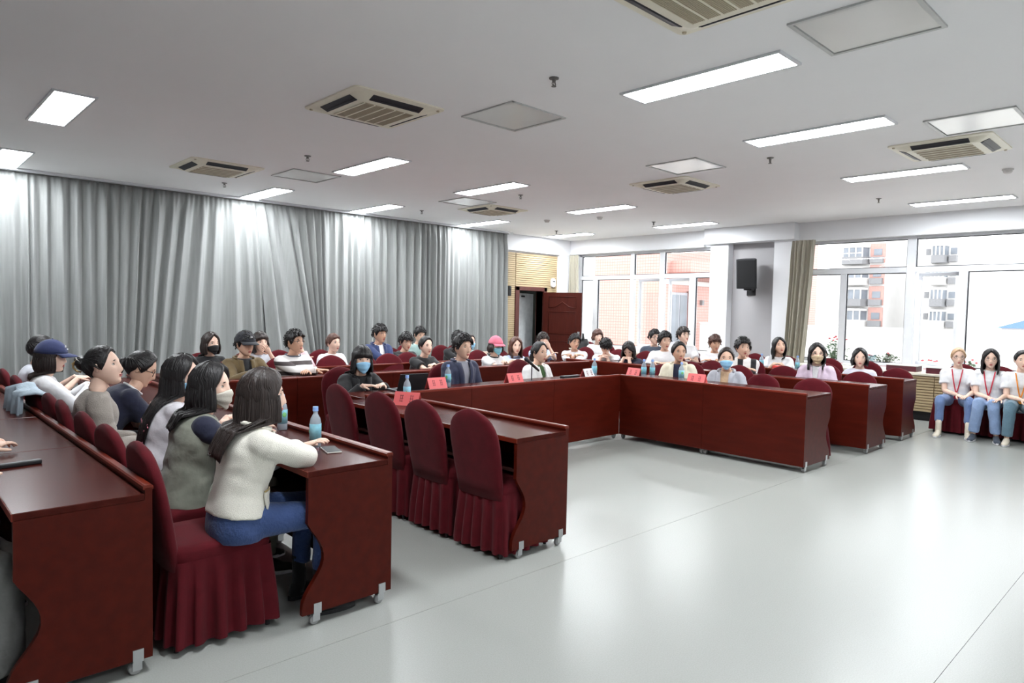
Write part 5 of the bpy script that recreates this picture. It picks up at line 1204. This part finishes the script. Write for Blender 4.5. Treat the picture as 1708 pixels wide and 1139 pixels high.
# microphone on a desk stand
mi = tag(empty('desk_microphone', (5.27, 5.22, .75)), 'black microphone tilted on a thin stand before the white blazer', 'microphone')
b = MB(); b.lathe([(0, 0), (.065, 0), (.065, .006), (.02, .014), (0, .014)], 20); b.build('base', m_black, mi)
b = MB(); b.tube([(0, 0, .01), (0, 0, .185)], .006, 8); b.build('stand', m_black, mi)
d = Vector((-.62, 0, .42)).normalized(); b = MB(); b.tube([Vector((.11, 0, .115)), Vector((.0, 0, .19)), Vector((-.06, 0, .231))], [.012, .016, .019], 12); b.build('handle', m_black, mi, smooth=True)
b = MB(); b.ell((-.085, 0, .248), (.032, .026, .026), 12, 8, Matrix.Rotation(.6, 3, 'Y')); b.build('mesh_head', m_slot, mi, smooth=True)
b = MB(); b.box(-.15, .15, -.035, .035, 0, .028); o = b.build('black_case', m_black, None, bevel=.008); o.location = (5.98, 5.28, .75); tag(o, 'flat black case on the desk beside the name card with painted glare', 'case')
# laptop of the woman in black
lp = tag(empty('laptop', (3.68, 5.33, .75), math.radians(176)), 'open black laptop seen from behind beside the woman in black', 'laptop')
b = MB(); b.box(-.15, .15, -.10, .10, 0, .016); k_ = b.build('base', pm('laptop_grey', (70, 72, 78), .4), lp, bevel=.004)
b = MB()
for r_ in range(4):
    for c_ in range(11): b.box(-.13+.024*c_, -.13+.024*c_+.019, -.06+.027*r_, -.06+.027*r_+.020, .016, .0185)
b.build('keys', m_black, k_)['kind'] = 'stuff'
b = MB(); b.X = Matrix.Translation((0, .10, .012)) @ Matrix.Rotation(math.radians(-22), 4, 'X'); b.box(-.15, .15, -.004, .004, 0, .17); b.build('screen', m_black, lp, bevel=.003)
# bag hanging dark beside the laptop, phones, papers, pens
def flat(name, x, y, z, w_, d_, h_, rz, m, label, cat, bev=.002):
    b = MB(); b.box(-w_/2, w_/2, -d_/2, d_/2, 0, h_); o = b.build(name, m, None, bevel=bev); o.location = (x, y, z); o.rotation_euler = (0, 0, math.radians(rz)); tag(o, label, cat); return o
m_paper = pm('paper_white', (240, 240, 238), .7, .02); m_phone = pm('phone_black', (36, 38, 44), .15)
ph = tag(empty('phone', (1.80, 3.30, .75), math.radians(-15)), 'phone with pale edge lying beside the bottle on the white jacket desk', 'phone')
b = MB(); b.box(-.04, .04, -.08, .08, 0, .008); b.build('case', pm('phone_case_pale', (206, 206, 200), .4), ph, bevel=.003); b = MB(); b.box(-.037, .037, -.077, .077, .008, .0095); b.build('screen', m_phone, ph)
flat('black_remote', .50, 3.86, .75, .17, .035, .022, 8, m_black, 'black handheld remote on the desk at the left edge', 'remote', .006)
flat('paper_sheet', 8.32, 3.18, .75, .21, .40, .002, 0, m_paper, 'white paper at the end of the middle right desk', 'paper')
flat('paper_sheet', 9.55, 3.38, .75, .21, .45, .002, 0, m_paper, 'white paper before the girl with the bob', 'paper')
flat('paper_sheet', 6.62, 6.86, .75, .30, .21, .002, 5, m_paper, 'white paper under the arms of the pink-capped person', 'paper')
flat('phone', 6.95, 6.80, .75, .15, .075, .010, 10, m_phone, 'black phone on the second row desk beside the pink cap', 'phone')
flat('paper_sheet', 6.78, 3.95, .75, .21, .15, .002, 0, m_paper, 'small white paper between the name card and the grey jacket', 'paper')
flat('phone', 8.31, 6.42, .79, .075, .15, .010, 0, m_phone, 'phone held by the bowed head in navy', 'phone')
flat('paper_sheet', 8.40, 5.05, .75, .21, .25, .002, 0, m_paper, 'white paper on the desk left of the black and white shirt', 'paper')
flat('red_pouch', 9.52, 4.42, .75, .10, .14, .06, 0, pm('red_pouch', (226, 70, 62), .6), 'bright red pouch in the hands of the long-haired woman in white', 'pouch', .02)
# document boxes on the window sill
for x, y, w_, l in ((11.72, 3.42, .42, 'wine-red document box on the sill, left of two'), (11.62, 2.92, .26, 'wine-red document box on the sill, right of two beside the bench')):
    e = tag(empty('document_box', (x, y, .715)), l, 'box', 'document boxes on the sill'); b = MB(); b.box(-.15, .15, -w_/2, w_/2, 0, .085); b.build('box', pm('box_wine', (86, 26, 40), .5), e, bevel=.004)
    b = MB(); b.box(-.16, .16, -w_/2-.02, w_/2+.03, .085, .10); b.build('paper_stack', m_paper, e)
# pale denim jacket over a chair back
b = MB()
def jk(u, v):
    y = (u-.5)*.50*(1+.15*abs(v-.5)); a = (v-.32)*1.0; x = -.33-.035*math.cos(a*PI*.9) if False else 0
    s = (v-.35)*.95
    if s < 0: x, z = -.265+.02*math.sin(u*9), .93+s*1.0
    elif s < .10: x, z = -.265-.14*(s/.10), .945-.03*abs(s/.10-.5)
    else: x, z = -.405-.05*(s-.10)*2, .935-(s-.10)
    f_ = .018*math.sin(u*22+v*3)+.012*math.sin(u*41+v*7)
    return (x-f_*(1 if s > .05 else -.4), y+.02*math.sin(v*9), z-.05*abs(u-.5)*2+.012*math.sin(u*17))
b.grid(jk, 40, 34); o = b.build('denim_jacket', pm('cloth_pale_denim', (176, 192, 204), .9, .25, 5, bump=.4, bscale=50), None, smooth=True, fix=False)
so = o.modifiers.new('s', 'SOLIDIFY'); so.thickness = .012; o.location = (1.13, 5.84, 0); tag(o, 'pale washed denim jacket draped over a chair back at left', 'jacket')
# black coat hung beside the door
cb = tag(empty('black_backpack', (10.55, 9.05, .62), math.radians(200)), 'black bag or coat heaped on a chair beside the open door', 'bag')
b = MB(); b.loft([[((.17-.02*k)*math.cos(a)*(1+.10*math.sin(3*a+k)), (.20-.012*k*k*.6)*math.sin(a)*(1+.08*math.sin(2*a+k*2)), .12*k) for a in [2*PI*j/22 for j in range(22)]] for k in range(4)]); b.build('bag_body', m_black, cb, smooth=True)
b = MB(); b.tube([(.10, .08, .34), (.13, .09, .44), (.03, .05, .46), (-.04, .04, .36)], .022, 8); b.tube([(.08, -.08, .34), (.10, -.08, .42), (.0, -.04, .40)], .020, 8); b.build('straps', m_black, cb, smooth=True)
chair(10.60, 9.05, math.radians(200), 'burgundy chair beside the open door holding the black bag')
# pink print on the back of the white T-shirt
root, F, BX, HM, arms = FIG['longtee']; b = MB(); b.X = BX; R = random.Random(4)
for k in range(26):
    t = R.uniform(.06, .36); y = R.uniform(-.12, .09); z = F.sp(t).z; xl = F.xlim(y, z, .040)
    if not xl: continue
    L_ = R.uniform(.012, .035); a = R.uniform(-1, 1); b.ell((xl[1]-.004, y, z), (.004, L_, .006), 8, 5, Matrix.Rotation(a, 3, 'X'))
b.build('back_print', pm('print_pink', (222, 140, 158), .7), root)
# patch pocket with gold edge on the tweed jacket
root, F, BX, HM, arms = FIG['tweed']; b = MB(); b.X = BX
for y in (-.115,):
    pts = []
    for t in (.14, .115, .085, .055, .025, .0):
        row = []
        for k in range(7):
            yy = y-.045+.09*k/6; yy = max(-.150, yy); xl = F.xlim(yy, F.sp(t).z, .026); row.append(Vector(((xl[0] if xl else .09)+.006, yy, F.sp(t).z)))
        pts.append(row)
    b.grid(lambda u, v: pts[int(round(v*5))][int(round(u*6))], 7, 6)
o = b.build('patch_pocket', c_tweed, root, smooth=True, fix=False); so = o.modifiers.new('s', 'SOLIDIFY'); so.thickness = .008
b = MB(); b.X = BX; b.tube([p+Vector((.004, 0, .004)) for p in pts[0]], .004, 6); b.build('pocket_trim', pm('gold_trim', (196, 170, 110), .4, metal=.3), o)
